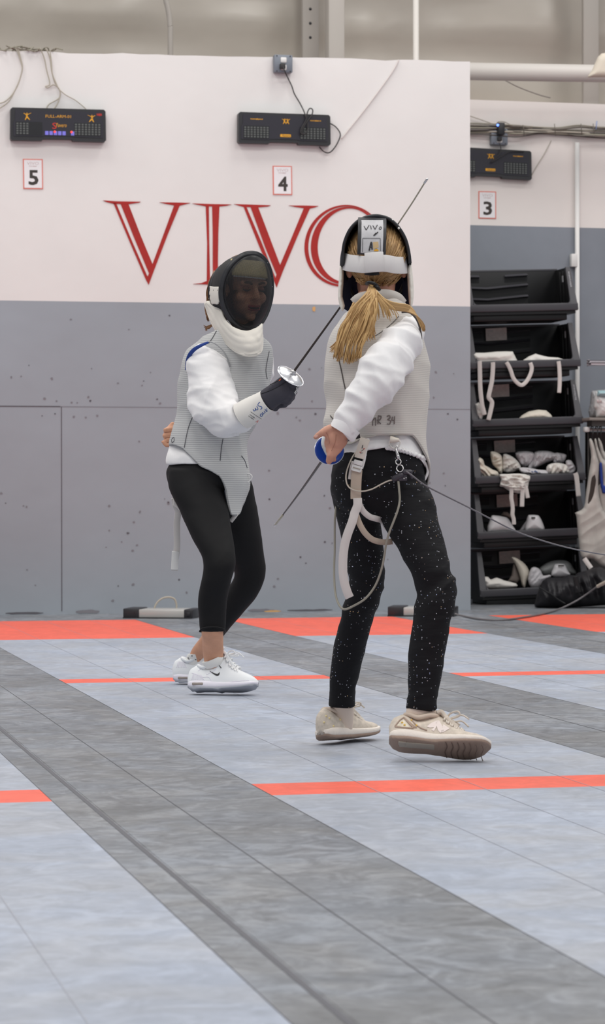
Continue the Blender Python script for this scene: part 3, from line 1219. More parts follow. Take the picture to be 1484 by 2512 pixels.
def make_bin(k, label):
    o, X, Y, Z = bin_frame(k)
    e = empty('storage_bin', o, label, 'bin', 'black open-front bins stacked beside the partition')
    M = frame(o, X, Y, Z)
    W, H, D = .815, .315, .40

    def sidepoly(x0, x1):
        pr = [(0, 0), (.018, .05), (.105, H), (D, H), (D, -.015), (.03, -.015)]
        a = [V((x0, p[0], p[1])) for p in pr]
        b = [V((x1, p[0], p[1])) for p in pr]
        n = len(pr)
        return orient((a + b, [tuple(range(n)), tuple(range(2 * n - 1, n - 1, -1))] + [(i, (i + 1) % n, n + (i + 1) % n, n + i) for i in range(n)]))
    body = [sidepoly(.022, .03), sidepoly(W - .03, W - .022),
            box((.02, D - .008, -.015), (W - .02, D, H), .002),
            box((.02, .01, -.02), (W - .02, D, -.004)),
            box((.05, .03, -.064), (W - .075, D - .02, -.015), .008)]
    # shallow ribs down the side walls
    for i in range(3):
        body.append(box((W - .036, .14 + .07 * i, .03), (W - .028, .17 + .07 * i, H - .02), .003))
    mk('body', xf(join(*body), M), M_bin, e, auto=35)
    rim = []
    # front bar and the two leaning posts of the opening
    rim.append(xf(box((0, 0, 0), (W, .022, .054), .008, 3), Matrix.Identity(4)))
    for s in (0, 1):
        x0 = W if s else 0.0
        sg = -1 if s else 1
        a = [(x0, .0, .01), (x0 + sg * .052, .0, .01), (x0 + sg * .05, .105, H), (x0 + sg * .018, .105, H)]
        b = [(p[0], p[1] + .02, p[2]) for p in a]
        rim.append(orient(([V(p) for p in a + b], [(0, 1, 2, 3), (7, 6, 5, 4), (0, 4, 5, 1), (1, 5, 6, 2), (2, 6, 7, 3), (3, 7, 4, 0)])))
        # corner gusset
        c = [(x0 + sg * .05, .0, .05), (x0 + sg * .085, .0, .05), (x0 + sg * .066, .008, .056), (x0 + sg * .056, .013, .066), (x0 + sg * .052, .022, .085)]
        rim.append(orient(([V(p) for p in c] + [V((p[0], p[1] + .02, p[2])) for p in c], [tuple(range(5)), tuple(range(9, 4, -1))] + [(i, (i + 1) % 5, 5 + (i + 1) % 5, 5 + i) for i in range(5)])))
    rim.append(box((.015, D - .01, H - .004), (W - .015, D + .01, H + .012), .004))
    mk('rim', xf(join(*rim), M), M_rim, e, auto=35)
    # slots in the back panel: ledges over flat dark sheets painted as their shade
    led, dark = [], []
    y = D - .008

    def slot(x0, z0, x1, z1, h):
        a = [V((x0, y, z0)), V((x1, y, z1)), V((x1, y - .022, z1 - .014)), V((x0, y - .022, z0 - .014)), V((x0, y, z0 - .022)), V((x1, y, z1 - .022))]
        led.append(orient((a, [(0, 1, 2, 3), (3, 2, 5, 4), (0, 3, 4), (1, 5, 2), (0, 4, 5, 1)])))
        b = [V((x0, y - .002, z0 - .02)), V((x1, y - .002, z1 - .02)), V((x1, y - .002, z1 - h)), V((x0, y - .002, z0 - h))]
        dark.append((b, [(3, 2, 1, 0)]))
    xm = W * .47
    slot(.045, .293, .21, .290, .055)
    slot(.40, .290, .57, .298, .055)
    for zz in (.215, .135):
        slot(.05, zz, xm - .12, zz - .012, .065)
        slot(xm - .12, zz - .012, .57, zz + .012, .065)
    mk('slot_ledge', xf(join(*led), M), M_rim, e, smooth=False)
    mk('slot', xf(join(*dark), M), M_hole, e, smooth=False)
    # pale block in the right side, coloured as light through a hand hole
    mk('side_hole_light', xf(box((W - .04, .2, .215), (W - .036, .225, .262), .0015), M), mat('hole_light_%d' % k, rgb(150, 152, 156), .6), e, smooth=False)
    if k:
        cx = .235 if k < 3 else .26
        cz = .215
        cc = [V((cx, D - .035, cz)), V((cx + .155, D - .035, cz + .004)), V((cx + .155, D - .035, cz + .092)), V((cx, D - .035, cz + .088))]
        mk('label_card', xf((cc + [c + V((0, .003, 0)) for c in cc], [(0, 1, 2, 3), (7, 6, 5, 4), (0, 4, 5, 1), (1, 5, 6, 2), (2, 6, 7, 3), (3, 7, 4, 0)]), M), M_card, e, smooth=False)
        v, f = bars(0, 0, .04, .010, 5)
        mk('card_print', xf(([V((cx + .012 + p.x, D - .036, cz + .066 + p.y)) for p in v], f), M), M_txt, e, smooth=False)
    if k in (0, 2):
        v, f = bars(0, -.007, .19, .007, 16, k)
        a, b = V((W - .012, -.002, .26)), V((W - .03, -.002, .07))
        ax = (V((W - .030, .035, .09)) - V((W - .033, .095, .28))).normalized()
        up = (V((1, 0, 0)) - ax * ax.x).normalized()
        n = V((0, -.95, .316)) * .005
        mk('side_print', xf(([V((W - .033, .095, .28)) + ax * p.x + up * p.y + n for p in v], f), M), M_txt, e, smooth=False)
    return e


for k, lb in enumerate(('topmost empty black bin with slotted back in the stack beside the partition',
                        'second bin from the top, two white pads with hanging straps inside',
                        'third bin from the top, with a white pad and strap ends inside',
                        'fourth bin from the top, overfilled with crumpled white gloves',
                        'fifth bin from the top, holding two white chest protectors',
                        'lowest bin on the floor, holding white and grey padding')):
    make_bin(k, lb)


def cl(name, poly, d, th, m, label, cat, group=None, **k):
    if abs(d - BD) < .25 and 'at' not in k:
        k['at'] = ats
    c = k.get('at', at)(sum(p[0] for p in poly) / len(poly), max(p[1] for p in poly), d)
    o = mk(name, pillow(poly, d, th, **k), m, origin=c)
    return tag(o, label, cat, group)


def c6(pts, ox=1130, oy=600, s=.23855):
    return [(ox + a * s, oy + b * s) for a, b in pts]


def c7(pts):
    return [(1130 + a * .23855, 1040 + b * .23855) for a, b in pts]


def strap(name, pts, d, w, label, parent=None, m=None, cat='strap', group=None, conv=c6):
    P = [ats(x, y, d) for x, y in conv(pts)]
    vf = wire(P, 0, m=max(14, len(P) * 5), flat=(w * .68, .0016, -cf))
    if parent is not None:
        return mk(name, vf, m or M_strapm, parent)
    return tag(mk(name, vf, m or M_strapm, origin=P[0]), label, cat, group)


F = BD - .012
# second bin: two pads whose straps hang over the rim
o = cl('white_pad', c6([(120, 1120), (160, 1112), (250, 1112), (380, 1100), (470, 1098), (535, 1100), (565, 1160), (600, 1235), (480, 1240), (300, 1242), (180, 1240), (135, 1190)]), BD + .06, .05, M_cloth,
       'crumpled white pad at the left of the second bin, four straps over the rim', 'pad', wr=.012, wf=12, step=4)
for p, w in (([(195, 1200), (196, 1240), (198, 1330), (200, 1440), (205, 1520), (214, 1600), (222, 1660), (236, 1710), (245, 1750)], .022),
             ([(330, 1210), (332, 1240), (328, 1330), (318, 1420), (300, 1500), (288, 1570), (310, 1600), (322, 1630), (310, 1700), (285, 1805)], .022)):
    strap('strap', p, F - .01, w, '', o)
strap('strap', [(470, 1210), (495, 1250), (520, 1310), (540, 1370), (580, 1420), (625, 1445), (665, 1420), (700, 1370), (725, 1310), (730, 1260), (715, 1215)], F - .012, .02, '', o)
o = cl('white_pad', c6([(598, 1232), (640, 1190), (700, 1150), (770, 1122), (830, 1140), (900, 1155), (1000, 1162), (1060, 1180), (1100, 1190), (1130, 1180), (1135, 1215), (1000, 1222), (850, 1228), (700, 1234)]), BD + .07, .05, M_cloth,
       'tent-shaped white pad at the right of the second bin', 'pad', wr=.012, wf=12, step=4)
strap('strap', [(1005, 1200), (1012, 1240), (1018, 1330), (1018, 1430), (1012, 1525)], F - .01, .02, '', o)
# third bin
cl('small_white_pad', c6([(150, 1640), (185, 1622), (215, 1660), (240, 1700), (258, 1750), (230, 1760), (215, 1812), (180, 1808), (165, 1750)]), BD + .05, .04, M_cloth, 'small white pad at the left end of the third bin', 'pad', wr=.015, wf=7, step=3)
cl('white_bib', c6([(575, 1810), (630, 1755), (700, 1715), (800, 1698), (880, 1706), (930, 1750), (950, 1790), (1005, 1795), (950, 1808), (760, 1812)]), BD + .08, .06, M_cream, 'cream half-moon pad at the right of the third bin', 'pad', wr=.008, wf=10, step=4)
cl('folded_paper', c6([(1110, 630), (1130, 620), (1170, 622), (1190, 636), (1150, 642)]), BD + .06, .015, M_cloth, 'small white scrap in the right corner of the topmost bin', 'paper', step=2)
# fourth bin: heap of gloves, each its own
GG = 'white gloves heaped in the fourth bin'
gl = [([(158, 360), (200, 345), (235, 375), (245, 420), (280, 440), (330, 470), (380, 490), (390, 540), (330, 560), (290, 585), (245, 575), (222, 530), (185, 500), (170, 440)], M_cream, .06, 'cream glove with a curled cuff at the left end of the heap'),
      ([(305, 290), (345, 285), (385, 300), (420, 330), (430, 400), (428, 500), (400, 510), (370, 460), (330, 420), (312, 360)], M_cream, .05, 'cream glove standing on edge, second from the left in the heap'),
      ([(440, 310), (500, 320), (550, 350), (600, 400), (620, 460), (570, 480), (530, 500), (440, 490), (430, 400)], M_cloth, .05, 'white glove behind the overhanging one, left of the heap middle'),
      ([(560, 300), (640, 280), (720, 285), (760, 310), (740, 380), (690, 430), (640, 440), (590, 380)], M_greyc, .05, 'bluish grey glove at the top middle of the heap'),
      ([(760, 290), (850, 275), (930, 285), (1000, 320), (960, 370), (880, 400), (800, 440), (720, 470), (690, 440), (740, 370)], M_greyc, .06, 'bluish grey glove with long folds, right of the heap middle'),
      ([(960, 300), (1030, 300), (1085, 315), (1085, 350), (1060, 400), (1010, 420), (950, 400)], M_greyc, .05, 'bluish glove at the top right of the heap'),
      ([(900, 420), (980, 400), (1060, 410), (1110, 440), (1120, 510), (1000, 525), (910, 520), (880, 470)], M_cloth, .05, 'white glove with a dark opening at the lower right of the heap'),
      ([(1080, 380), (1130, 372), (1160, 410), (1185, 460), (1165, 510), (1110, 520), (1090, 460)], M_greyc, .05, 'rolled white cuff at the right end of the heap'),
      ([(600, 450), (700, 450), (800, 470), (900, 480), (900, 530), (780, 540), (690, 530), (620, 500)], M_greyc, .04, 'small white glove with blue marks at the front of the heap'),
      ([(395, 520), (480, 515), (600, 510), (715, 535), (700, 600), (680, 680), (600, 715), (500, 690), (440, 650), (400, 640), (415, 570)], M_cloth, .035, 'white glove hanging over the front rim of the fourth bin')]
for i, (p, m, th, lb) in enumerate(gl):
    dd = BD + (.10, .13, .14, .2, .2, .2, .09, .1, .09, -.01)[i]
    o = cl('fencing_glove', c7(p), dd, th, m, lb, 'glove', GG, wr=.042, wf=8, step=2.5, sm=2)
    if i == 9:
        for q, w in (([(515, 640), (522, 700), (520, 760), (530, 820), (535, 880), (532, 930), (545, 980), (548, 1035)], .02), ([(640, 640), (636, 700), (632, 780), (630, 850)], .022), ([(668, 640), (680, 700), (690, 762)], .02)):
            strap('strap', q, BD - .05, w, '', o, conv=c7)
    if i == 8:
        mk('blue_mark', wire([ats(*c7([a])[0], dd - .05) for a in ((730, 485), (750, 500), (765, 484), (790, 500))], .004, n=5), mat('blue_ink', rgb(70, 100, 150), .7), o)
strap('loose_strap', [(1178, 505), (1190, 540), (1200, 620), (1212, 745)], F - .02, .024, 'short white strap end hanging over the rim of the fourth bin at the right', conv=c7)
# fifth bin
for p, lb in (([(270, 1122), (300, 985), (315, 950), (340, 938), (450, 955), (490, 975), (530, 1040), (570, 1120), (420, 1126)], 'wide white chest protector at the left of the fifth bin'),
              ([(662, 1108), (672, 1010), (690, 945), (715, 934), (790, 938), (815, 960), (845, 1020), (862, 1104), (760, 1110)], 'narrow white chest protector with a slot at the right of the fifth bin')):
    o = cl('chest_protector', c7(p), BD + .1, .06, M_shell, lb, 'chest protector', 'white chest protectors in the fifth bin', step=3, sm=2)
    if 'slot' in lb:
        mk('slot', box(ats(*c7([(728, 975)])[0], BD + .036), ats(*c7([(765, 957)])[0], BD + .044), .002), M_ink, o)
cl('grey_pad', c7([(600, 1100), (640, 1040), (670, 1000), (690, 1010), (668, 1108)]), BD + .18, .03, M_greyc, 'grey pad behind the narrow protector in the fifth bin', 'pad', step=3)
cl('brown_bundle', c7([(415, 935), (440, 902), (480, 905), (515, 935), (525, 975), (480, 965), (430, 950)]), BD + .22, .04, mat('brown_felt', rgb(120, 106, 98), .9), 'small brown grey bundle behind the wide protector', 'bundle', step=3)
# lowest bin
cl('white_pad', c7([(222, 1590), (250, 1570), (285, 1575), (310, 1600), (370, 1580), (450, 1610), (570, 1640), (575, 1680), (480, 1696), (300, 1700), (245, 1680)]), BD + .09, .05, M_cloth, 'low white pad at the left of the lowest bin', 'pad', wr=.012, wf=10, step=3, sm=2)
cl('leaf_pad', c7([(520, 1372), (560, 1370), (610, 1400), (660, 1440), (700, 1500), (705, 1560), (680, 1620), (660, 1690), (630, 1660), (615, 1590), (590, 1510), (555, 1430)]), BD + .12, .05, M_cream, 'cream leaf-shaped pad standing upright in the lowest bin', 'pad', step=3, sm=2)
cl('brown_pad', c7([(480, 1620), (520, 1560), (540, 1440), (560, 1430), (600, 1530), (620, 1600), (580, 1640)]), BD + .16, .03, mat('brown_grey_cotton', rgb(128, 118, 112), .9), 'brown grey pad behind the leaf-shaped one', 'pad', step=3)
cl('grey_shell', c7([(800, 1500), (850, 1450), (920, 1415), (1000, 1400), (1080, 1405), (1130, 1430), (1160, 1480), (1195, 1545), (1100, 1560), (930, 1565), (850, 1560)]), BD + .2, .06, mat('grey_translucent_guard', rgb(140, 142, 142), .4), 'grey domed guard at the right of the lowest bin', 'guard', step=4, sm=2)
o = cl('chest_protector', c7([(930, 1560), (950, 1480), (970, 1440), (1050, 1438), (1080, 1460), (1110, 1520), (1125, 1556), (1020, 1575)]), BD + .1, .05, M_shell, 'small white protector with a slot in the lowest bin', 'chest protector', step=3, sm=2)
mk('slot', box(ats(*c7([(1003, 1466)])[0], BD + .045), ats(*c7([(1060, 1450)])[0], BD + .052), .002), M_ink, o)
cl('white_pad', c7([(715, 1500), (750, 1470), (800, 1485), (830, 1520), (850, 1560), (910, 1550), (930, 1570), (850, 1620), (800, 1680), (730, 1690), (690, 1600)]), BD + .08, .05, M_greyc, 'folded grey white pad behind the black bag', 'pad', wr=.01, wf=8, step=3, sm=2)


# ------------------------------------------------------------------ black bag, rack and hanging vests
def black_bag():
    def c8(p):
        return [(1300 + a * .124, 1280 + b * .124) for a, b in p]
    poly = c8([(100, 1690), (110, 1560), (150, 1400), (210, 1250), (330, 1110), (640, 1100), (760, 1050), (880, 1060), (940, 1010), (1090, 970), (1240, 920), (1380, 890), (1484, 940), (1700, 980), (1760, 1300), (1740, 1620), (1484, 1650), (900, 1690), (400, 1700)])
    m = mat('black_nylon', rgb(26, 25, 29), .55, spec=.4)
    o = cl('gear_bag', poly, 17.3, .16, m, 'slumped black fabric bag on the floor in front of the lowest bin', 'bag', wr=.07, wf=22, step=6, round_px=42, sm=2)
    mk('seam', wire([at(x, y, 17.11) for x, y in c8([(180, 1290), (300, 1370), (420, 1430), (560, 1540), (700, 1620)])], .005, n=6), M_bin, o)
    mk('handle', wire([at(x, y, 17.12) for x, y in c8([(900, 1080), (930, 1240), (960, 1400)])], 0, flat=(.02, .004, -cf)), M_bin, o)


black_bag()


def rack():
    d = 17.75
    e = empty('garment_rack', at(1455, 1483, d), 'metal shelf rack with a hanging rail at the right edge, beside the bins', 'rack')
    M_wood = mat('rack_shelf_edge', rgb(140, 128, 122), .5)
    M_dark = mat('rack_dark_fascia', rgb(44, 38, 36), .6)

    def bx(px0, py0, px1, py1, d0, d1, b=.004):
        a, c = at(px0, py1, d0), at(px1, py0, d0)
        return box((a.x, a.y, a.z), (c.x, c.y + (d1 - d0), c.z), b)
    mk('shelf', bx(1446, 1024, 1640, 1032, d, d + .5), M_wood, e, auto=40)
    mk('fascia', bx(1440, 1033, 1640, 1046, d + .06, d + .09), M_dark, e, auto=40)
    mk('rail', wire([at(1436, 1054, d + .05), at(1640, 1056, d + .05)], .011, n=12), mat('rack_chrome', rgb(196, 186, 182), .3, metal=.6), e)
    mk('rail_socket', bx(1435, 1047, 1449, 1060, d + .02, d + .08, .01), M_wht, e, auto=40)
    mk('leg', bx(1630, 885, 1640, 1492, d, d + .03), M_metaldull, e)
    mk('back_panel', bx(1436, 1060, 1640, 1440, d + .48, d + .5), M_dark, e)
    a = mk('leg', bx(1444, 1062, 1450, 1487, d + .4, d + .43), M_metaldull, e)
    # strip on the wall above
    tag(mk('wall_rail', join(bx(1440, 884, 1640, 890, 18.0, 18.08), bx(1440, 891, 1640, 897, 18.0, 18.05)), mat('pale_rail', rgb(196, 188, 194), .4), origin=at(1440, 897, 18)), 'pale double rail on the slate wall right of the bins', 'rail')
    b1 = cl('plastic_bag', [(1446, 1024), (1447, 990), (1450, 962), (1458, 958), (1480, 956), (1520, 956), (1520, 1000), (1500, 1024)], 18.0, .10, mat('grey_poly_bag', rgb(170, 170, 172), .35, spec=.6), 'grey plastic bag at the back of the rack shelf', 'bag', wr=.03, wf=8, step=4, sm=2)
    b2 = cl('folded_package', [(1456, 1000), (1457, 978), (1462, 960), (1500, 972), (1520, 972), (1520, 1024), (1462, 1024), (1460, 1004)], 17.86, .08, M_wht, 'white packaged garment on the rack shelf', 'package', wr=.01, wf=8, step=4, at=at)
    mk('print', join(*[box(at(1465 + 6 * i, 988, 17.77), at(1469 + 6 * i, 980, 17.776)) for i in range(2)]), M_inkl, b2)
    b3 = cl('blue_package', [(1464, 972), (1466, 958), (1520, 956), (1520, 973)], 17.8, .05, mat('pale_blue_wrap', rgb(158, 188, 194), .4), 'pale blue package lying on top of the white one', 'package', step=3, at=at)


rack()

M_lame = mat('silver_cloth_far', rgb(176, 172, 166), .75, spec=.3, var=((8, 8, 3), .06))
M_blue = mat('royal_blue_lining', rgb(24, 52, 132), .8)


def hung(label, sh, d, blue=None, hole=None, straptag=None):
    c = at(1470, 1054, d)
    e = empty('hanging_vest', c, label, 'vest', 'silver vests hanging on the rack')
    mk('cloth', pillow(sh, d, .045, step=4, wr=.008, wf=26, round_px=12, sm=3), M_lame, e)
    if hole:
        mk('arm_opening', pillow(hole, d - .035, .012, step=3, sm=2), mat('dark_inside', rgb(52, 44, 40), .9), e)
    if blue:
        mk('blue_lining', pillow(blue, d - .05, .012, step=3, sm=2), M_blue, e)
    top = min(sh, key=lambda p: p[1])
    mk('hanger', wire([at(top[0] - 1, 1054, 17.8), at(top[0] - 2, 1049, 17.8), at(top[0] + 2, 1046, 17.8), at(top[0] + 3, 1056, d), at(top[0], top[1] + 4, d)], .004, n=6), M_bin, e)
    if straptag:
        mk('strap', wire([at(x, y, d - .05) for x, y in straptag], 0, flat=(.016, .003, -cf)), M_strapm, e)


hung('grey silver vest nearest the bins, with a long dark arm opening', [(1445, 1080), (1452, 1078), (1458, 1095), (1464, 1120), (1469, 1140), (1467, 1185), (1472, 1230), (1488, 1262), (1530, 1280), (1535, 1330), (1530, 1385), (1484, 1392), (1455, 1372), (1428, 1368), (1420, 1330), (1414, 1268), (1411, 1258), (1432, 1245), (1438, 1205), (1444, 1165), (1450, 1120)], 17.42,
     hole=[(1456, 1148), (1461, 1165), (1462, 1190), (1456, 1220), (1446, 1242), (1440, 1246), (1444, 1210), (1450, 1170)], straptag=[(1433, 1370), (1440, 1380), (1450, 1394)])
hung('silver vest with blue lining, second on the rack', [(1458, 1080), (1463, 1078), (1466, 1095), (1474, 1115), (1484, 1130), (1520, 1150), (1520, 1300), (1484, 1304), (1474, 1290), (1470, 1260), (1464, 1210), (1466, 1195), (1475, 1180), (1472, 1150), (1464, 1120)], 17.5,
     blue=[(1470, 1138), (1476, 1136), (1478, 1160), (1480, 1185), (1484, 1192), (1520, 1210), (1520, 1216), (1484, 1210), (1477, 1208), (1471, 1175)])
hung('silver vest third on the rack, cut by the photo edge', [(1467, 1080), (1472, 1078), (1478, 1092), (1486, 1112), (1530, 1130), (1530, 1290), (1496, 1292), (1484, 1240), (1480, 1150)], 17.62)
# ------------------------------------------------------------------ shared pieces for the two fencers
M_skin = mat('skin', rgb(214, 160, 130), .5, spec=.35, sss=.15, var=((14, 14, 14), .06))
M_skinb = mat('skin_of_hand', rgb(202, 150, 128), .5, spec=.35, sss=.15, var=((14, 14, 14), .06))
M_jacket = mat('white_fencing_jacket', rgb(238, 236, 236), .8, spec=.2, sheen=.2, bump=((14, 14, 9), .35, .012))
M_bibw = mat('cream_white_bib', rgb(232, 226, 216), .75, spec=.2, bump=((22, 22, 22), .25, .006))
M_blackl = mat('black_leggings', rgb(17, 16, 18), .7, spec=.25, bump=((10, 10, 10), .15, .006))
M_rubber = mat('mask_black_trim', rgb(40, 40, 44), .38, spec=.55, var=((30, 30, 30), .25))
M_dome = mat('dense_wire_mesh', rgb(19, 19, 23), .55, spec=.3, bump=((420, 420, 420), .6, .002))
M_dark_in = mat('black_mask_lining', rgb(20, 20, 28), .9)
M_navy = mat('navy_mask_lining', rgb(28, 30, 62), .85)
M_steel = mat('polished_guard', rgb(226, 226, 230), .22, metal=.85, bump=((60, 60, 60), .12, .002))
M_blade = mat('foil_blade_steel', rgb(74, 66, 62), .4, metal=.75)
M_tip = mat('foil_blade_bare', rgb(176, 168, 150), .4, metal=.6)
M_chrome = mat('chrome', rgb(206, 204, 204), .2, metal=.9)
M_glove = mat('charcoal_glove', rgb(66, 64, 72), .7, spec=.3, bump=((40, 40, 40), .3, .003))
M_cuff = mat('glove_cuff_white', rgb(226, 222, 216), .7, spec=.3)
M_bluepen = mat('blue_marker', rgb(40, 80, 150), .7)
M_inkd = mat('dark_ink', rgb(60, 58, 60), .7)
M_elastic = mat('white_elastic', rgb(222, 218, 216), .8, spec=.2, bump=((220, 220, 60), .3, .001))


def mesh_mat():
    """black wire mesh: fine square holes between the wires"""
    m = bpy.data.materials.new('mask_wire_mesh')
    m.use_nodes = True
    N, L = m.node_tree.nodes, m.node_tree.links
    b = N['Principled BSDF']
    b.inputs['Base Color'].default_value = (*lin(rgb(20, 19, 22)), 1)
    b.inputs['Roughness'].default_value = .45
    b.inputs['Specular IOR Level'].default_value = .4
    out = N['Material Output']
    uv = N.new('ShaderNodeUVMap')
    uv.uv_map = 'uv'
    sp = N.new('ShaderNodeSeparateXYZ')
    L.new(uv.outputs['UV'], sp.inputs[0])
    fr = []
    for ax in 'XY':
        mu = N.new('ShaderNodeMath')
        mu.operation = 'FRACT'
        L.new(sp.outputs[ax], mu.inputs[0])
        gt = N.new('ShaderNodeMath')
        gt.operation = 'GREATER_THAN'
        gt.inputs[1].default_value = .43
        L.new(mu.outputs[0], gt.inputs[0])
        fr.append(gt)
    hole = N.new('ShaderNodeMath')
    hole.operation = 'MULTIPLY'
    L.new(fr[0].outputs[0], hole.inputs[0])
    L.new(fr[1].outputs[0], hole.inputs[1])
    tr = N.new('ShaderNodeBsdfTransparent')
    mx = N.new('ShaderNodeMixShader')
    L.new(hole.outputs[0], mx.inputs['Fac'])
    L.new(b.outputs[0], mx.inputs[1])
    L.new(tr.outputs[0], mx.inputs[2])
    L.new(mx.outputs[0], out.inputs['Surface'])
    return m


M_mesh = mesh_mat()


def lame_mat(name, c, per, dark, axis_noise=.4, amt=.07):
    """woven silver cloth with fine darker lines across it (uv.y in metres)"""
    m = mat(name, c, .66, metal=.0, spec=.35)
    N, L = m.node_tree.nodes, m.node_tree.links
    b = N['Principled BSDF']
    uv = N.new('ShaderNodeUVMap')
    uv.uv_map = 'uv'
    sp = N.new('ShaderNodeSeparateXYZ')
    L.new(uv.outputs['UV'], sp.inputs[0])
    tc = N.new('ShaderNodeTexCoord')
    nz = N.new('ShaderNodeTexNoise')
    nz.inputs['Scale'].default_value = 9
    L.new(tc.outputs['Object'], nz.inputs['Vector'])
    ad = N.new('ShaderNodeMath')
    ad.operation = 'MULTIPLY_ADD'
    ad.inputs[1].default_value = per * axis_noise
    L.new(nz.outputs['Fac'], ad.inputs[0])
    L.new(sp.outputs['Y'], ad.inputs[2])
    dv = N.new('ShaderNodeMath')
    dv.operation = 'DIVIDE'
    dv.inputs[1].default_value = per
    L.new(ad.outputs[0], dv.inputs[0])
    fr = N.new('ShaderNodeMath')
    fr.operation = 'FRACT'
    L.new(dv.outputs[0], fr.inputs[0])
    rp = N.new('ShaderNodeValToRGB')
    e = rp.color_ramp.elements
    e[0].position = 0
    e[0].color = (*lin(dark), 1)
    e[1].position = .3
    e[1].color = (*lin(c), 1)
    k = rp.color_ramp.elements.new(.12)
    k.color = (*lin(dark), 1)
    k = rp.color_ramp.elements.new(.9)
    k.color = (*lin(c), 1)
    L.new(fr.outputs[0], rp.inputs['Fac'])
    n2 = N.new('ShaderNodeTexNoise')
    n2.inputs['Scale'].default_value = 3.5
    n2.inputs['Detail'].default_value = 3
    L.new(tc.outputs['Object'], n2.inputs['Vector'])
    mx = N.new('ShaderNodeMixRGB')
    mx.blend_type = 'MULTIPLY'
    mx.inputs['Fac'].default_value = 1
    r2 = N.new('ShaderNodeValToRGB')
    r2.color_ramp.elements[0].position = .3
    r2.color_ramp.elements[1].position = .7
    r2.color_ramp.elements[0].color = (1 - amt * 2, 1 - amt * 2, 1 - amt * 1.9, 1)
    L.new(n2.outputs['Fac'], r2.inputs['Fac'])
    L.new(rp.outputs['Color'], mx.inputs['Color1'])
    L.new(r2.outputs['Color'], mx.inputs['Color2'])
    L.new(mx.outputs['Color'], b.inputs['Base Color'])
    bp = N.new('ShaderNodeBump')
    bp.inputs['Strength'].default_value = .25
    bp.inputs['Distance'].default_value = .002
    L.new(fr.outputs[0], bp.inputs['Height'])
    L.new(bp.outputs['Normal'], b.inputs['Normal'])
    return m


M_lameA = lame_mat('silver_lame_lined', rgb(199, 199, 198), .0072, rgb(152, 152, 154))
M_lameB = lame_mat('silver_lame_worn', rgb(216, 210, 203), .0052, rgb(190, 184, 178), .8, .09)


def sequin_mat():
    m = mat('black_sequin_cloth', rgb(15, 14, 18), .75, spec=.25)
    N, L = m.node_tree.nodes, m.node_tree.links
    b = N['Principled BSDF']
    tc = N.new('ShaderNodeTexCoord')
    vo = N.new('ShaderNodeTexVoronoi')
    vo.inputs['Scale'].default_value = 150
    L.new(tc.outputs['Object'], vo.inputs['Vector'])
    lt = N.new('ShaderNodeMath')
    lt.operation = 'LESS_THAN'
    lt.inputs[1].default_value = .2
    L.new(vo.outputs['Distance'], lt.inputs[0])
    sp = N.new('ShaderNodeSeparateXYZ')
    L.new(vo.outputs['Color'], sp.inputs[0])
    nz = N.new('ShaderNodeTexNoise')
    nz.inputs['Scale'].default_value = 11
    nz.inputs['Detail'].default_value = 2
    L.new(tc.outputs['Object'], nz.inputs['Vector'])
    ma = N.new('ShaderNodeMath')
    ma.operation = 'MULTIPLY_ADD'
    ma.inputs[1].default_value = -.95
    ma.inputs[2].default_value = 1.24
    L.new(nz.outputs['Fac'], ma.inputs[0])
    gt = N.new('ShaderNodeMath')
    gt.operation = 'GREATER_THAN'
    L.new(sp.outputs['X'], gt.inputs[0])
    L.new(ma.outputs[0], gt.inputs[1])
    mu = N.new('ShaderNodeMath')
    mu.operation = 'MULTIPLY'
    L.new(lt.outputs[0], mu.inputs[0])
    L.new(gt.outputs[0], mu.inputs[1])
    hue = N.new('ShaderNodeValToRGB')
    e = hue.color_ramp.elements
    e[0].color = (.85, .85, .9, 1)
    e[1].position = .93
    e[1].color = (.75, .5, .25, 1)
    for p, c in ((.25, (.25, .28, .32, 1)), (.55, (.75, .74, .8, 1)), (.8, (.4, .5, .8, 1))):
        k = hue.color_ramp.elements.new(p)
        k.color = c
    L.new(sp.outputs['Y'], hue.inputs['Fac'])
    mx = N.new('ShaderNodeMixRGB')
    mx.inputs['Color1'].default_value = (*lin(rgb(15, 14, 18)), 1)
    L.new(mu.outputs[0], mx.inputs['Fac'])
    L.new(hue.outputs['Color'], mx.inputs['Color2'])
    L.new(mx.outputs['Color'], b.inputs['Base Color'])
    bp = N.new('ShaderNodeBump')
    bp.inputs['Strength'].default_value = .4
    bp.inputs['Distance'].default_value = .01
    n3 = N.new('ShaderNodeTexNoise')
    n3.inputs['Scale'].default_value = 26
    mp = N.new('ShaderNodeMapping')
    mp.inputs['Scale'].default_value = (.5, .5, 1.6)
    L.new(tc.outputs['Object'], mp.inputs['Vector'])
    L.new(mp.outputs['Vector'], n3.inputs['Vector'])
    L.new(n3.outputs['Fac'], bp.inputs['Height'])
    L.new(bp.outputs['Normal'], b.inputs['Normal'])
    return m


M_sequin = sequin_mat()


def hair_mat(name, c0, c1):
    m = mat(name, c0, .45, spec=.4)
    N, L = m.node_tree.nodes, m.node_tree.links
    b = N['Principled BSDF']
    uv = N.new('ShaderNodeUVMap')
    uv.uv_map = 'uv'
    sp = N.new('ShaderNodeSeparateXYZ')
    L.new(uv.outputs['UV'], sp.inputs[0])
    rp = N.new('ShaderNodeValToRGB')
    rp.color_ramp.elements[0].color = (*lin(c0), 1)
    rp.color_ramp.elements[1].color = (*lin(c1), 1)
    L.new(sp.outputs['X'], rp.inputs['Fac'])
    L.new(rp.outputs['Color'], b.inputs['Base Color'])
    return m


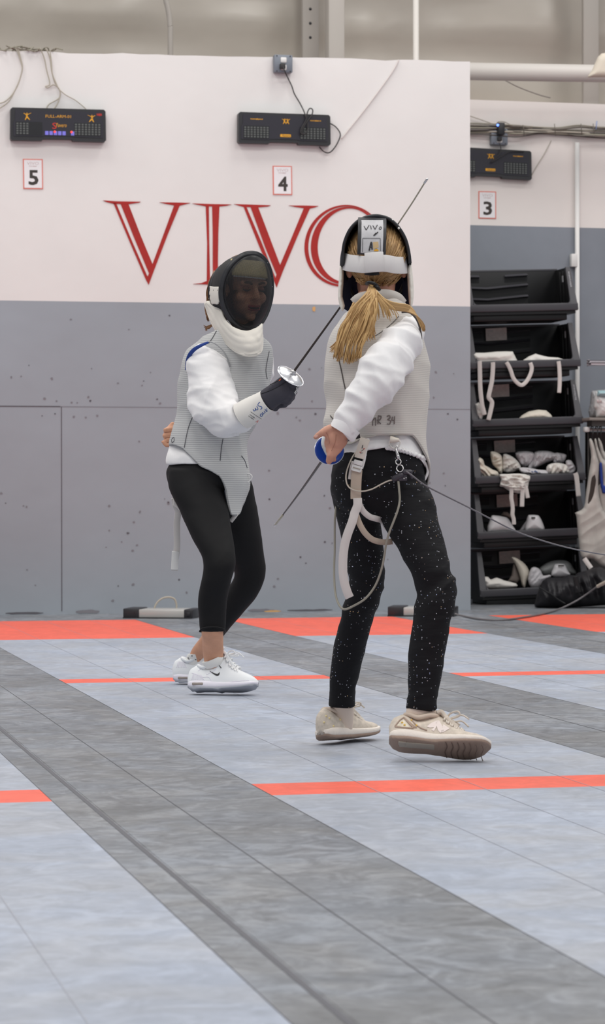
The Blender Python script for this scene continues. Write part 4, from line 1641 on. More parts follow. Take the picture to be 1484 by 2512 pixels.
def strands(paths, rfun, n=5, m=14, rnd=None):
    """many fine locks; every lock carries its own tone in uv.x"""
    vs, fs, uv = [], [], []
    rnd = rnd or R
    for P in paths:
        w = wire(P, rfun, n=n, m=m)
        b = len(vs)
        vs += w[0]
        fs += [tuple(i + b for i in f) for f in w[1]]
        tone = rnd.random()
        uv += [(tone, 0)] * len(w[0])
    return vs, fs, uv


def body_surface(prof, d0, grow=0.0, exps=2.3):
    """torso: prof rows (y, xl, xr, depth offset, half depth m) -> function(theta_deg, y) -> point"""
    def f(th, y):
        xl, xr, dz, rd = lerp_tab(prof, y)
        cx, w = (xl + xr) / 2, (xr - xl) / 2
        d = d0 + dz
        c, s = math.cos(math.radians(th)), math.sin(math.radians(th))
        ex = 2 / exps
        c2 = math.copysign(abs(c) ** ex, c)
        s2 = math.copysign(abs(s) ** ex, s)
        wm = w * d / FPX + grow
        p = at(cx, y, d)
        b = V((cf.x, cf.y, 0)).normalized()
        return p + cr * (wm * c2) + b * ((rd + grow) * s2)
    return f


def wrap_garment(surf, top, hem, n=112, m=70, wr=None, thick=.006):
    """garment sheet around a torso between top(theta) and hem(theta) rows, with a turned edge"""
    vs, uv, fs = [], [], []
    for i in range(m + 1):
        v = i / m
        for j in range(n + 1):
            th = -180 + 360.0 * j / n
            y0, y1 = top(th), hem(th)
            y = y0 + (y1 - y0) * v
            p = surf(th, y)
            if wr:
                o = surf(th, y + .5)
                q = surf(th + 1.5, y)
                nn = (q - p).cross(o - p)
                nn = nn.normalized() if nn.length > 0 else V((0, 0, 0))
                c = surf(th + 180, y)
                if nn.dot(p - c) < 0:
                    nn = -nn
                p = p + nn * wr(th, y, p)
            vs.append(p)
            uv.append((j / n, p.z))
    k = n + 1
    for i in range(m):
        for j in range(n):
            fs.append((i * k + j, i * k + j + 1, (i + 1) * k + j + 1, (i + 1) * k + j))
    # inner layer for thickness
    N = len(vs)
    cen = [sum((vs[i * k + j] for j in range(n)), V((0, 0, 0))) / n for i in range(m + 1)]
    for i in range(m + 1):
        for j in range(n + 1):
            p = vs[i * k + j]
            d = cen[i] - p
            d.z = 0
            vs.append(p + d.normalized() * thick)
            uv.append(uv[i * k + j])
    fs += [tuple(N + q for q in reversed(f)) for f in fs]
    for j in range(n):
        a = m * k + j
        fs.append((a, a + 1, N + a + 1, N + a))
        fs.append((j + 1, j, N + j, N + j + 1))
    return vs, fs, uv


def tab(rows):
    rows = sorted(rows)

    def f(x):
        return lerp_lin(rows, x)
    return f


def lerp_lin(rows, x):
    if x <= rows[0][0]:
        return rows[0][1]
    for a, b in zip(rows, rows[1:]):
        if x <= b[0]:
            return a[1] + (b[1] - a[1]) * (x - a[0]) / max(1e-9, b[0] - a[0])
    return rows[-1][1]


def folds(dirs, seed=0.0):
    """cloth creases: sum of ridged waves; dirs = (axis, frequency, height)"""
    def f(p):
        s = 0
        for ax, fr, h in dirs:
            q = V((p.dot(ax[0]) * fr, p.dot(ax[1]) * fr * .35, seed + p.dot(ax[2]) * fr * .35))
            n = noise.noise(q)
            s += h * (.42 - abs(n) * 2.2)
        return s
    return f


TOPS = {'waved': [(0, .06), (.03, .085), (.08, .1), (.13, .104), (.2, .094), (.3, .1), (.4, .128), (.5, .148), (.55, .132), (.61, .106), (.74, .082), (.86, .067), (.95, .053), (1, .038)],
        'flat': [(0, .06), (.03, .084), (.1, .101), (.16, .097), (.26, .083), (.36, .094), (.47, .108), (.55, .089), (.64, .07), (.74, .056), (.86, .049), (.95, .043), (1, .034)]}


# ---- trainers ------------------------------------------------------------------------------------------------
def shoe(parent, name, heel, fwd, up, Ln, wid, cols, style):
    """running shoe: heel = heel end of the sole on the floor, fwd towards the toe"""
    x = fwd.normalized()
    z = (up - x * up.dot(x)).normalized()
    y = z.cross(x)
    M = frame(heel, x, y, z)
    s = Ln / .28
    ws = wid / .05
    e = mk(name, ([], []), cols['upper'], parent)
    bpy.data.objects.remove(e)

    def half(t):
        return ws * lerp_tab([(0, .013), (.02, .023), (.07, .031), (.18, .037), (.42, .033), (.6, .043), (.74, .049), (.86, .045), (.94, .032), (.985, .014), (1.0, .003)], t)[0]

    def bot(t):
        return s * lerp_tab([(0, .012), (.06, .003), (.2, 0), (.7, 0), (.85, .005), (1, .02)], t)[0]

    def mid(t):
        return s * lerp_tab([(0, .034), (.1, .04), (.3, .037), (.55, .031), (.8, .03), (1, .036)], t)[0]

    def top(t):
        return s * lerp_tab(TOPS[style], t)[0]
    stn = [0, .006, .02, .04, .07, .1, .15, .2, .26, .32, .37, .42, .46, .5, .56, .62, .68, .74, .8, .85, .9, .94, .97, .99, 1.0]
    n = 30

    def slab(za, zb, grow, p, wave=0.0):
        rs = []
        for t in stn:
            a, b = za(t), zb(t)
            w = half(t) + grow
            r = []
            for j in range(n):
                th = 2 * math.pi * j / n
                c, q = math.cos(th), math.sin(th)
                c = math.copysign(abs(c) ** (2 / p), c)
                q = math.copysign(abs(q) ** (2 / p), q)
                lo = wave * math.sin(t * 105) if q < -.3 else 0
                r.append(V((t * Ln, w * c, (a + b) / 2 + (b - a) / 2 * q + lo)))
            rs.append(r)
        return rings(rs)
    # upper
    rs = []
    for t in stn:
        w = half(t) * (.93 if t < .9 else .88)
        zb, zt = mid(t) - .008 * s, top(t)
        r = []
        pinch = lerp_tab([(0, .9), (.1, .86), (.35, .9), (.48, .7), (.6, .75), (.8, .92), (1, 1)], t)[0]
        for j in range(n):
            th = 2 * math.pi * j / n
            c, q = math.cos(th), math.sin(th)
            if q >= 0:
                h = q ** .75
                r.append(V((t * Ln - (.005 * s * (h) if t < .05 else 0), w * c * (1 - (1 - pinch) * h * 1.0) if True else 0, zb + (zt - zb) * h)))
            else:
                r.append(V((t * Ln, w * c, zb + .004 * q)))
        rs.append(r)
    up_vf = xf(rings(rs), M)
    root = mk(name, up_vf, cols['upper'], parent)
    mk('midsole', xf(slab(lambda t: bot(t) + .006 * s, lambda t: mid(t), .0035, 3.5), M), cols['mid'], root)
    mk('outsole', xf(slab(bot, lambda t: bot(t) + .015 * s, .002, 4.0, .0022 if style == 'waved' else .0008), M), cols['out'], root)
    # padded collar round the ankle
    cp = []
    for k in range(25):
        a = 2 * math.pi * k / 24
        cx = .29 * Ln + .165 * Ln * math.cos(a)
        cp.append(V((cx, .029 * ws * math.sin(a), top(max(0, min(1, cx / Ln))) * (1 if math.cos(a) < .6 else .97) - .003 * s)))
    mk('collar', xf(wire(cp, .0065 * s, n=8, m=60, cap=False), M), cols['collar'], root)
    # tongue
    tg = [V((t * Ln, 0, top(t) + dz * s)) for t, dz in ((.44, .002), (.485, .006), (.52, .004), (.58, .002), (.66, 0))]
    mk('tongue', xf(wire(tg, 0, m=20, flat=(.021 * s, .005, (0, .0, 1))), M), cols['upper'], root)
    # laces
    lc = []
    for k in range(5):
        t = .52 + .042 * k
        w = half(t) * .62
        lc.append(wire([V((t * Ln, -w, top(t) - .016 * s)), V(((t + .01) * Ln, -w * .4, top(t) + .004 * s)), V(((t + .02) * Ln, w * .4, top(t) + .003 * s)), V(((t + .03) * Ln, w, top(t + .03) - .016 * s))], .0032 * s, n=6))
        lc.append(wire([V(((t + .03) * Ln, -w, top(t + .03) - .016 * s)), V(((t + .02) * Ln, -w * .4, top(t + .02) + .004 * s)), V((t * Ln + .01, w * .4, top(t) + .005 * s)), V((t * Ln, w, top(t) - .016 * s))], .0032 * s, n=6))
    for sg in (-1, 1):
        b = V((.54 * Ln, 0, top(.54) + .006 * s))
        lc.append(wire([b, b + V((.008, .014 * sg, .012)) * s, b + V((.03, .03 * sg, .012)) * s, b + V((.034, .022 * sg, .002)) * s, b], .0026 * s, n=6, m=20))
        lc.append(wire([b, b + V((.02, .012 * sg, .004)) * s, b + V((.042, .016 * sg, .01)) * s, b + V((.062, .02 * sg, -.004)) * s], .0026 * s, n=6, m=12))
    mk('laces', xf(join(*lc), M), cols['lace'], root)
    return root, M, bvh(up_vf), half, mid, top, s


# ---- mask ----------------------------------------------------------------------------------------------------
def mask(parent, o, fw, upv, a, b, back, bulge):
    """wire mask; o = centre of the face oval, fw = where it faces; a, b half width and height"""
    y = fw.normalized()
    z = (upv - y * upv.dot(y)).normalized()
    x = y.cross(z)
    M = frame(o, x, y, z)
    root = empty_mesh = None
    n = 72

    def rimp(t, k=1.0, dy=0.0):
        c, s = math.cos(t), math.sin(t)
        # egg: narrower at the chin, swept back at the sides
        w = a * (1 - .10 * max(0, -s) ** 1.5)
        return V((w * k * c, dy - .030 * (c * c) + .012 * max(0, s) ** 2 * 0, b * k * s))
    # front mesh
    rings_ = []
    m = 22
    vs, fs, uv = [], [], []
    for i in range(m + 1):
        r = i / m
        for j in range(n):
            t = 2 * math.pi * j / n
            p = rimp(t, max(r, .001))
            p.y = -.030 * (math.cos(t) ** 2) * r * r + bulge * math.sqrt(max(0, 1 - r * r)) * (1 - .25 * r)
            vs.append(p)
            uv.append((p.x / .0024, p.z / .0024))
    for i in range(m):
        for j in range(n):
            k = (j + 1) % n
            fs.append((i * n + j, i * n + k, (i + 1) * n + k, (i + 1) * n + j))
    front = (list(M @ v for v in vs), fs, uv)
    # dome over the top and sides
    vs, fs, uv = [], [], []
    m = 16
    a0, a1 = -26, 206
    nd = 64
    edge = []
    for i in range(m + 1):
        u = i / m
        for j in range(nd + 1):
            t = math.radians(a0 + (a1 - a0) * j / nd)
            s = math.sin(t)
            dep = back * (.86 + .14 * max(0, s)) * u
            k = 1.0 - .16 * u ** 2.2 - .10 * (u ** 4) * max(0, s)
            p = rimp(t, k)
            p.y = -.030 * math.cos(t) ** 2 * (1 - u) - dep
            vs.append(p)
            uv.append((math.degrees(t) / 1.35, dep / .0024))
            if i == m:
                edge.append(M @ p)
    for i in range(m):
        for j in range(nd):
            q = i * (nd + 1) + j
            fs.append((q, q + 1, q + nd + 2, q + nd + 1))
    dome = (list(M @ v for v in vs), fs, uv)
    rim = [M @ rimp(2 * math.pi * j / 60) for j in range(60)]
    return front, dome, rim, edge, M, rimp
# ------------------------------------------------------------------ masked fencer facing us
DA = 9.75


def A(px, py, dz=0.0):
    return at(px, py, DA + dz)


def px_a(r):
    return r * DA / FPX


def left_fencer():
    base = on_floor(530, 1700)
    base.z = 0
    root = empty('person', base, 'masked fencer in black leggings and white sneakers, facing us with sword arm out', 'person', 'the two fencers')
    prof = [(795, 540, 628, .0, .05), (805, 522, 636, .0, .07), (820, 506, 646, .0, .085), (835, 489, 656, .0, .097), (850, 473, 664, .0, .105), (865, 459, 666, .0, .11), (885, 450, 666, .0, .115),
            (910, 444, 663, .0, .118), (935, 434, 659, .0, .12), (960, 433, 653, .0, .12), (985, 434, 646, .0, .12), (1010, 434, 637, .0, .118), (1035, 430, 626, .0, .116), (1065, 424, 611, .0, .114),
            (1092, 419, 605, .0, .115), (1120, 413, 607, .0, .12), (1147, 408, 610, .0, .125), (1185, 408, 610, .0, .13), (1228, 414, 600, .0, .135), (1265, 424, 597, .0, .135)]
    # ---- body
    sleeve = [(533, 868, .01, 38, .05), (517, 890, -.055, 56, .075), (514, 930, -.09, 58, .085), (519, 970, -.13, 60.5, .088), (532, 1006, -.17, 57, .082), (552, 1026, -.2, 50, .074), (575, 1029, -.22, 44, .068), (594, 1025, -.237, 39, .058), (604, 1017, -.245, 29, .046), (622, 1005, -.258, 25, .04)]
    arm = [(p[0], p[1], p[2], p[3] * .55, p[4] * .55) for p in sleeve] + [(650, 987, -.28, 15, .024), (672, 973, -.29, 15, .024)]
    shoulder_far = [(600, 880, .02, 26, .045), (632, 888, .08, 18, .04), (638, 930, .15, 17, .035), (610, 1000, .2, 22, .035), (520, 1050, .2, 18, .028), (440, 1055, .175, 15, .022), (420, 1058, .165, 12, .018)]
    nk = [(592, 830, .0, 30, .05), (594, 790, -.01, 27, .045), (598, 760, -.02, 27, .045)]
    hd_c = A(602, 706, -.06)
    hf = (-cf * math.cos(.5) + cr * math.sin(.5) - V((0, 0, 1)) * .22).normalized()
    hz = (V((0, 0, 1)) - hf * hf.z).normalized()
    hx = hf.cross(hz)
    HM = frame(hd_c, hx, hf, hz)
    skull = [xf(ball(V((0, -.02, .03)), .075, .092, .09, 24, 18, (V((1, 0, 0)), V((0, 1, 0)), V((0, 0, 1)))), HM),
             xf(ball(V((0, .022, -.045)), .056, .062, .07, 20, 14, (V((1, 0, 0)), V((0, 1, 0)), V((0, 0, 1)))), HM),
             capsule(HM @ V((0, .082, .012)), HM @ V((0, .103, -.022)), .009, .0125),
             capsule(HM @ V((-.012, .088, -.026)), HM @ V((.012, .088, -.026)), .008, .008),
             capsule(HM @ V((-.02, .074, -.058)), HM @ V((.02, .074, -.058)), .010, .010),
             capsule(HM @ V((-.018, .07, -.072)), HM @ V((.018, .07, -.072)), .010, .010),
             ball(HM @ V((0, .064, -.1)), .02),
             capsule(HM @ V((-.045, .062, .028)), HM @ V((.045, .062, .028)), .013, .013),
             ball(HM @ V((-.04, .052, -.03)), .024), ball(HM @ V((.04, .052, -.03)), .024),
             ball(HM @ V((-.076, -.012, -.012)), .012, .02, .03), ball(HM @ V((.076, -.012, -.012)), .012, .02, .03)]
    torso = limb([((p[1] + p[2]) / 2, p[0], p[3], (p[2] - p[1]) / 2 * .82, p[4] * .72) for p in prof[2:17]], DA, flatring=True)
    # visible fist behind the back
    hand = [capsule(A(438, 1062, .18), A(428, 1064, .175), .020, .020), capsule(A(436, 1074, .18), A(427, 1076, .175), .018, .018)]
    for (x0, y0, x1, y1, r) in ((428, 1050, 406, 1055, .0098), (426, 1064, 404, 1069, .0096), (426, 1077, 407, 1081, .0084), (426, 1088, 411, 1090.5, .0074)):
        k = A(x1, y1, .135)
        hand += [capsule(A(x0, y0, .145), k, r * 1.02, r), capsule(k, A(x1 + 3, y1 + 1.5, .165), r, r * .95), capsule(A(x1 + 3, y1 + 1.5, .165), A(x1 + 14, y1 + 2, .17), r * .95, r * .85)]
    hand += [capsule(A(424, 1040, .15), A(412, 1052, .145), .010, .0085), capsule(A(425, 1092, .14), A(408, 1093, .13), .009, .0075), capsule(A(408, 1093, .13), A(398.5, 1084, .13), .0075, .006)]
    thighs = [limb([(480, 1180, -.06, 50, .07), (500, 1252, -.12, 44, .065), (521, 1317, -.18, 38, .055), (535, 1372, -.22, 33, .05), (532, 1420, -.22, 29, .045), (522, 1468, -.2, 29, .045), (521, 1520, -.19, 27, .04), (521, 1552, -.19, 27, .04), (522, 1580, -.16, 26, .034), (523, 1605, -.128, 25.5, .031), (524, 1640, -.112, 20, .022)], DA, flatring=True),
              limb([(560, 1180, .1, 44, .065), (588, 1280, .16, 38, .06), (612, 1392, .22, 32, .05), (606, 1432, .24, 28, .045), (573, 1482, .28, 26, .042), (537, 1535, .32, 22, .036), (507, 1575, .375, 19, .031), (484, 1606, .42, 18, .028), (476, 1640, .432, 16, .02)], DA)]
    body = fuse([torso, limb(arm, DA), limb(shoulder_far, DA), limb(nk, DA, flatring=True)] + skull + hand + thighs, .0048, 3)
    bd = mk('body', body, M_skin, root)
    tbd = bvh(body)
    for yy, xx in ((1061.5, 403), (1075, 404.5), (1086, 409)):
        mk('finger_crease', trace(tbd, [(xx, yy), ((xx + 421) / 2, yy - 1.5), (423, yy - 3)], .0011, .0002), mat('finger_shadow_crease', rgb(150, 98, 78), .6), bd)  # dark lines painted as the shade between the closed fingers
    mk('lips', join(*[xf(wire([V((-.024, .0835, z + .002)), V((-.01, .0885, z)), V((.01, .0885, z)), V((.024, .0835, z + .002))], .0048, n=8), HM) for z in (-.059, -.071)]), mat('lips', rgb(150, 70, 66), .45), root)
    mk('mouth_opening', xf(wire([V((-.018, .088, -.064)), V((0, .0915, -.0655)), V((.018, .088, -.064))], .004, n=8), HM), mat('mouth_dark', rgb(50, 24, 24), .6), root)
    for sg in (-1, 1):
        ey = mk('eye', xf(ball(V((sg * .032, .066, .006)), .0135, .010, .0095, 14, 10, (V((1, 0, 0)), V((0, 1, 0)), V((0, 0, 1)))), HM), mat('eyelid', rgb(158, 104, 86), .5), root)
        mk('lashes', xf(wire([V((sg * .018, .0755, .004)), V((sg * .032, .0785, -.002)), V((sg * .047, .0715, .003))], .0024, n=6), HM), M_inkd, ey)
        mk('eyebrow', xf(wire([V((sg * .014, .080, .024)), V((sg * .032, .078, .031)), V((sg * .05, .064, .026))], .0045, n=6), HM), mat('brow', rgb(84, 60, 44), .7), root)
    # ---- hair
    hp = []
    rr = random.Random(5)
    for k in range(46):
        t = rr.uniform(-1, 1)
        x0 = 524 + rr.uniform(-4, 10)
        hp.append([A(x0 + 4, 676 + rr.uniform(-12, 16), .12 + .05 * t), A(x0 - 8, 692 + rr.uniform(-4, 4), .11 + .05 * t), A(x0 - 13 + rr.uniform(-3, 4), 722, .1 + .04 * t), A(x0 - 12 + rr.uniform(-6, 8), 752, .1 + .03 * t)])
    for k in range(26):
        hp.append([A(506 + rr.uniform(-1, 5), 742, .1), A(504 + rr.uniform(-1, 5), 756, .1), A(507 + rr.uniform(-2, 6), 772, .09), A(509 + rr.uniform(-3, 10), 782 + rr.uniform(-4, 8), .08)])
    for k in range(22):
        e = rr.choice(((500, 800), (503, 806), (506, 812), (512, 803)))
        hp.append([A(524, 792 + rr.uniform(-3, 3), .07), A(517, 799 + rr.uniform(-2, 3), .08), A(510 + rr.uniform(-3, 2), 803 + rr.uniform(-3, 4), .09), A(e[0] + rr.uniform(-3, 2), e[1] + rr.uniform(-3, 3), .09)])
    sc = xf(ball(V((0, -.03, .03)), .082, .098, .095, 22, 16, (V((1, 0, 0)), V((0, 1, 0)), V((0, 0, 1)))), HM)
    # scalp without the face
    keep = [f for f in sc[1] if not all((HM.inverted() @ sc[0][i]).y > .015 and (HM.inverted() @ sc[0][i]).z < .075 for i in f)]
    scal = (sc[0], keep, [(.3, 0)] * len(sc[0]))
    nape = xf(ball(V((0, -.058, -.05)), .082, .055, .085, 20, 14, (V((1, 0, 0)), V((0, 1, 0)), V((0, 0, 1)))), HM)
    nape = (nape[0], nape[1], [(.2, 0)] * len(nape[0]))
    mk('hair', join(scal, nape, strands(hp, lambda t: .0035 * (1 - .8 * t), rnd=rr)), hair_mat('brown_hair', rgb(96, 66, 44), rgb(150, 108, 72)), root)

    # ---- leggings
    pel = limb([(507, 1110, .0, 76, .09), (507, 1132, .0, 88, .104), (508, 1148, .0, 98, .118), (508, 1162, .0, 101, .125), (509, 1190, .01, 95, .118), (512, 1222, .025, 80, .1), (518, 1250, .04, 58, .085)], DA, n=40, flatring=True, pw=2.3)
    legn = limb([(470, 1150, -.03, 58, .09), (482, 1200, -.06, 67, .1), (500, 1252, -.11, 60, .09), (520, 1317, -.17, 51.5, .078), (534, 1358, -.21, 42.5, .068), (538, 1384, -.225, 40, .064), (536, 1403, -.225, 38, .062),
                 (530, 1428, -.22, 36.8, .06), (522, 1468, -.2, 36.2, .06), (521, 1511, -.19, 33.5, .052), (521.5, 1549, -.19, 31, .047)], DA, m=56, flatring=True)
    legf = limb([(545, 1150, .07, 58, .085), (564, 1200, .115, 56, .088), (580, 1262, .15, 53, .084), (594, 1320, .17, 48, .078), (606, 1370, .205, 42, .07), (613, 1402, .22, 39, .064), (606, 1432, .235, 36, .06),
                 (587, 1464, .26, 34, .056), (562, 1498, .29, 30, .05), (538, 1530, .315, 27, .046), (521, 1556, .335, 25, .043)], DA, m=56)
    lg = fuse([pel, legn, legf], .0062, 5)
    fl = folds([((V((.3, 0, 1)), V((1, 0, 0)), V((0, 1, 0))), 9, .0022), ((V((-.5, 0, 1)), V((1, 0, 0)), V((0, 1, 0))), 17, .001)], 3)
    mk('leggings', displace(lg, fl), M_blackl, root)
    mk('leg_cuff', wire([A(490, 1549, -.24), A(497, 1542, -.245), A(521, 1538, -.245), A(545, 1542, -.24), A(552.5, 1549, -.19), A(545, 1552, -.14), A(521, 1552, -.14), A(498, 1550, -.15), A(490, 1549, -.2)], .0035, n=8, m=60), M_blackl, root)

    # ---- jacket: sleeve, hem and far shoulder in one skin
    sl = limb(sleeve, DA, n=36, m=60)
    far = limb([(610, 880, .04, 34, .06), (640, 880, .07, 27, .06), (645, 915, .12, 23, .05), (636, 960, .16, 22, .045), (600, 1010, .2, 22, .04), (520, 1045, .19, 20, .032), (452, 1056, .175, 17, .028)], DA)
    inner = limb([((p[1] + p[2]) / 2, p[0], p[3], (p[2] - p[1]) / 2 - 9, p[4] - .012) for p in prof[4:15]], DA, n=40, flatring=True, pw=2.3)
    hemj = limb([(506, 1070, .012, 84, .098), (503, 1095, .012, 88, .103), (505, 1118, .0, 97, .114), (507, 1134, .0, 100, .120), (508, 1141, .0, 101, .122)], DA, n=48, flatring=True, pw=2.3)
    jk = fuse([sl, far, inner, hemj], .006, 3)
    ax1 = (V((.75, .1, -.65)), V((.65, 0, .75)), V((0, 1, 0)))
    ax2 = (V((.95, .1, .3)), V((-.3, 0, .95)), V((0, 1, 0)))
    ax3 = (V((.2, .1, 1)), V((1, 0, -.2)), V((0, 1, 0)))
    cj = folds([(ax1, 11, .013), (ax2, 17, .009), (ax3, 30, .003)], 1.7)
    zc = A(520, 1074).z
    mk('jacket', displace(jk, lambda p: cj(p) * (.25 if p.z < zc else 1)), M_jacket, root)

    # ---- silver vest
    surf = body_surface(prof, DA, .004)
    top = tab([(-180, 852), (-150, 824), (-130, 808), (-112, 806), (-90, 838), (-70, 848), (-55, 815), (-40, 820), (-18, 842), (0, 862), (20, 842), (50, 812), (90, 800), (130, 812), (160, 824), (180, 852)])
    hem = tab([(-180, 1092), (-152, 1092), (-138, 1095), (-125, 1101), (-110, 1120), (-96, 1144), (-84, 1158), (-74, 1170), (-64, 1201), (-56, 1238), (-52, 1262), (-44, 1264), (-35, 1263), (-28, 1256), (-20, 1240), (-8, 1228), (0, 1212), (12, 1190), (28, 1150), (48, 1112), (90, 1098), (180, 1092)])
    wf = folds([((V((.35, 0, 1)), V((1, 0, 0)), V((0, 1, 0))), 7, .006), ((V((1, 0, .35)), V((0, 0, 1)), V((0, 1, 0))), 9, .008)], 6)
    vs = wrap_garment(surf, top, hem, 120, 90, lambda th, y, p: wf(p))
    vest = mk('lame_vest', vs, M_lameA, root)
    tv = bvh(vs)
    ed = [surf(-180 + 3 * i, hem(-180 + 3 * i)) for i in range(121)]
    mk('hem_binding', wire(ed, .0016, n=6, m=240), mat('vest_binding', rgb(140, 140, 142), .8), vest)
    M_th = mat('vest_seam', rgb(96, 96, 100), .9)
    for pts in ([(547, 1076), (543, 1100), (540, 1130)], [(478, 1010), (462, 1050), (452, 1098)], [(531, 812), (522, 828), (512, 842)], [(660, 862), (652, 905), (655, 930)], [(592, 1118), (600, 1130), (606, 1148)]):
        mk('vest_seam', trace(tv, pts, .0016, .0008), M_th, vest)
    mk('ring_mark', trace(tv, [(422, 1076), (427, 1073), (427, 1082), (422, 1085), (421, 1078)], .0011, .001, m=30), M_th, vest)
    # blue edge of the arm opening
    mk('blue_lining', wire([A(511, 840, -.125), A(494, 847, -.14), A(477, 857, -.13), A(465, 871, -.11), A(459, 890, -.085), A(456.5, 915, -.06), A(455, 943, -.05)], 0, m=40, flat=(lambda t: .002 + .0055 * math.sin(math.pi * min(1, .1 + t * .9)), .003, -cf)), mat('royal_blue', rgb(30, 62, 140), .7), vest)
    mk('arm_edge', wire([A(514, 838, -.12), A(528, 843, -.14), A(545, 858, -.14), A(556, 876, -.13), A(565, 900, -.125)], .003, n=6), M_lameA, vest)
    # crotch strap peeking out below, wire loop at the hip, tail strap behind
    mk('crotch_strap', wire([A(582, 1258, -.09), A(574, 1269, -.09), A(566, 1279, -.08)], 0, flat=(.008, .002, -cf)), M_strapm, root)
    mk('underside_flap', pillow([(549, 1199), (556, 1208), (562, 1222), (566, 1236), (556, 1240)], DA - .085, .006, step=3), mat('flap_blue_grey', rgb(112, 118, 136), .8), root)
    mk('cord_loop', wire([A(606, 1162, -.06), A(613, 1163, -.06), A(618, 1169, -.06), A(615, 1177, -.06), A(608, 1183, -.06)], .0022, n=6), M_wht, root)
    tl = mk('tail_strap', wire([A(428, 1222, .1), A(431, 1240, .11), A(437, 1256, .12), A(434, 1280, .12), A(434, 1310, .12), A(434, 1345, .12), A(430, 1375, .12), A(428, 1400, .12)], 0, m=50, flat=(.0125, .0016, (-cf + cr * .2))), M_strapm, root)
    mk('strap_end', wire([A(430.5, 1352, .117), A(429.5, 1374, .117), A(428, 1398, .117)], 0, m=14, flat=(.0138, .0022, (-cf + cr * .2))), M_wht, tl)
    mk('strap_root', pillow([(424, 1222), (428, 1224), (442, 1250), (444, 1258), (434, 1246), (424, 1240)], DA + .1, .006, step=3), M_strapm, root)

    # ---- glove on the sword hand
    g = []
    W0, W1 = A(652, 986, -.285), A(690, 958, -.31)
    g.append(limb([(645, 990, -.28, 25, .03), (655, 982, -.285, 27, .032), (668, 972, -.295, 27, .034), (684, 962, -.305, 28, .034), (700, 955, -.31, 26, .032), (712, 949, -.315, 22, .028)], DA, n=26, m=20))
    for k, (x0, y0, xk, yk, xt, yt, r) in enumerate(((696, 938, 720, 945, 722, 962, .0125), (694, 954, 718, 960, 716, 976, .0125), (688, 968, 712, 974, 708, 986, .012), (680, 980, 704, 984, 698, 994, .0115))):
        dz = -.325 + .006 * k
        kk = A(xk, yk, dz - .008)
        g += [capsule(A(x0, y0, dz), kk, r * 1.1, r), capsule(kk, A(xt, yt, dz + .028), r, r * .95), capsule(A(xt, yt, dz + .028), A(xt - 16, yt + 2, dz + .042), r * .95, r * .85)]
    g += [capsule(A(668, 955, -.315), A(690, 934, -.33), .017, .0145), capsule(A(690, 934, -.33), A(704, 926, -.335), .0145, .011)]
    g += [capsule(A(664, 998, -.275), A(676, 1002, -.27), .014, .012)]
    gl = fuse(g, .004, 3)
    glove = mk('glove', displace(gl, folds([((V((1, 0, .4)), V((-.4, 0, 1)), V((0, 1, 0))), 22, .0012)], 2)), M_glove, root)
    tg = bvh(gl)
    mk('glove_seam', trace(tg, [(641, 966), (665, 957), (685, 947), (702, 936)], .0011, .0006), M_bin, glove)
    mk('glove_seam', trace(tg, [(662, 943), (672, 940), (684, 932)], .0011, .0006), M_bin, glove)
    mk('orange_mark', decal(tg, [(683.5, 934), (688, 929), (690, 930), (687, 934)], 3, .001), mat('orange', rgb(226, 96, 48), .6), glove)
    cuff_p = [(594, 1021, -.245, 33.5, .055), (610, 1011, -.255, 33, .053), (628, 1000, -.265, 31, .048), (644, 990, -.277, 28.5, .042), (655, 983, -.285, 27.5, .036)]
    cv = limb(cuff_p, DA, n=40, m=24, cap=False)
    cuff = mk('glove_cuff', cv, M_cuff, root)
    so = cuff.modifiers.new('thickness', 'SOLIDIFY')
    so.thickness = .0012
    tc = bvh(cv)
    mk('cuff_edge', wire([q for q in cv[0][:40]] + [cv[0][0]], .0022, n=6, m=80), M_cuff, cuff)

    def glyphs(s, o, ax, ay, w, h, m, name, bold=0.0, poly=None):
        """handwriting / print laid on the cuff: o = px origin, ax, ay px axes"""
        if poly:
            vfs = [trace(tc, [(o[0] + ax[0] * a * w + ay[0] * b * h, o[1] + ax[1] * a * w + ay[1] * b * h) for a, b in st], .0013, .0012) for st in poly]
            return mk(name, join(*vfs), m, cuff)
        v, f = text_fit(s, 0, 0, w, h) if len(s) == 1 else bars(0, 0, w, h, len(s))
        return mk(name, ([onto(tc, o[0] + ax[0] * p.x + ay[0] * p.y, o[1] + ax[1] * p.x + ay[1] * p.y, .0015) for p in v], f), m, cuff, smooth=False)
    # marker writing, worn upside down: 5m and Vivo
    for nm, sts in (('handwriting', [[(638, 987), (634, 989.5), (633, 994.5), (637.5, 996.5), (642, 998), (642, 1002), (638.5, 1003.5)], [(621, 1003), (622.5, 1007.5), (626.5, 1006), (626, 1001)], [(626, 1001), (629.5, 1005.5), (633, 1003), (630, 996.5)]]),
                    ('handwriting', [[(640, 1014.5), (638, 1018), (640, 1021), (643.5, 1019), (643, 1015.5), (640, 1014.5)], [(643.5, 1010.5), (645.5, 1015.5), (648.5, 1011.5)], [(647.5, 1007.5), (650.5, 1011.5)], [(649.5, 1003), (654.5, 1009.5), (654, 1001.5)]])):
        mk(nm, join(*[trace(tc, st, .0013, .0012) for st in sts]), M_bluepen, cuff)
    mk('label_patch', decal(tc, [(602, 1022), (613, 1009), (640, 1026), (626, 1037)], 4, .0009), mat('label_grey', rgb(205, 210, 206), .6), cuff, smooth=False)
    mk('label_line', trace(tc, [(615, 1010), (628, 1019), (641, 1027)], .0007, .0015), M_inkd, cuff)
    glyphs('FENCING', (612, 1018), (.82, .56), (.5, -.7), 14, 3.4, M_inkd, 'label_print')
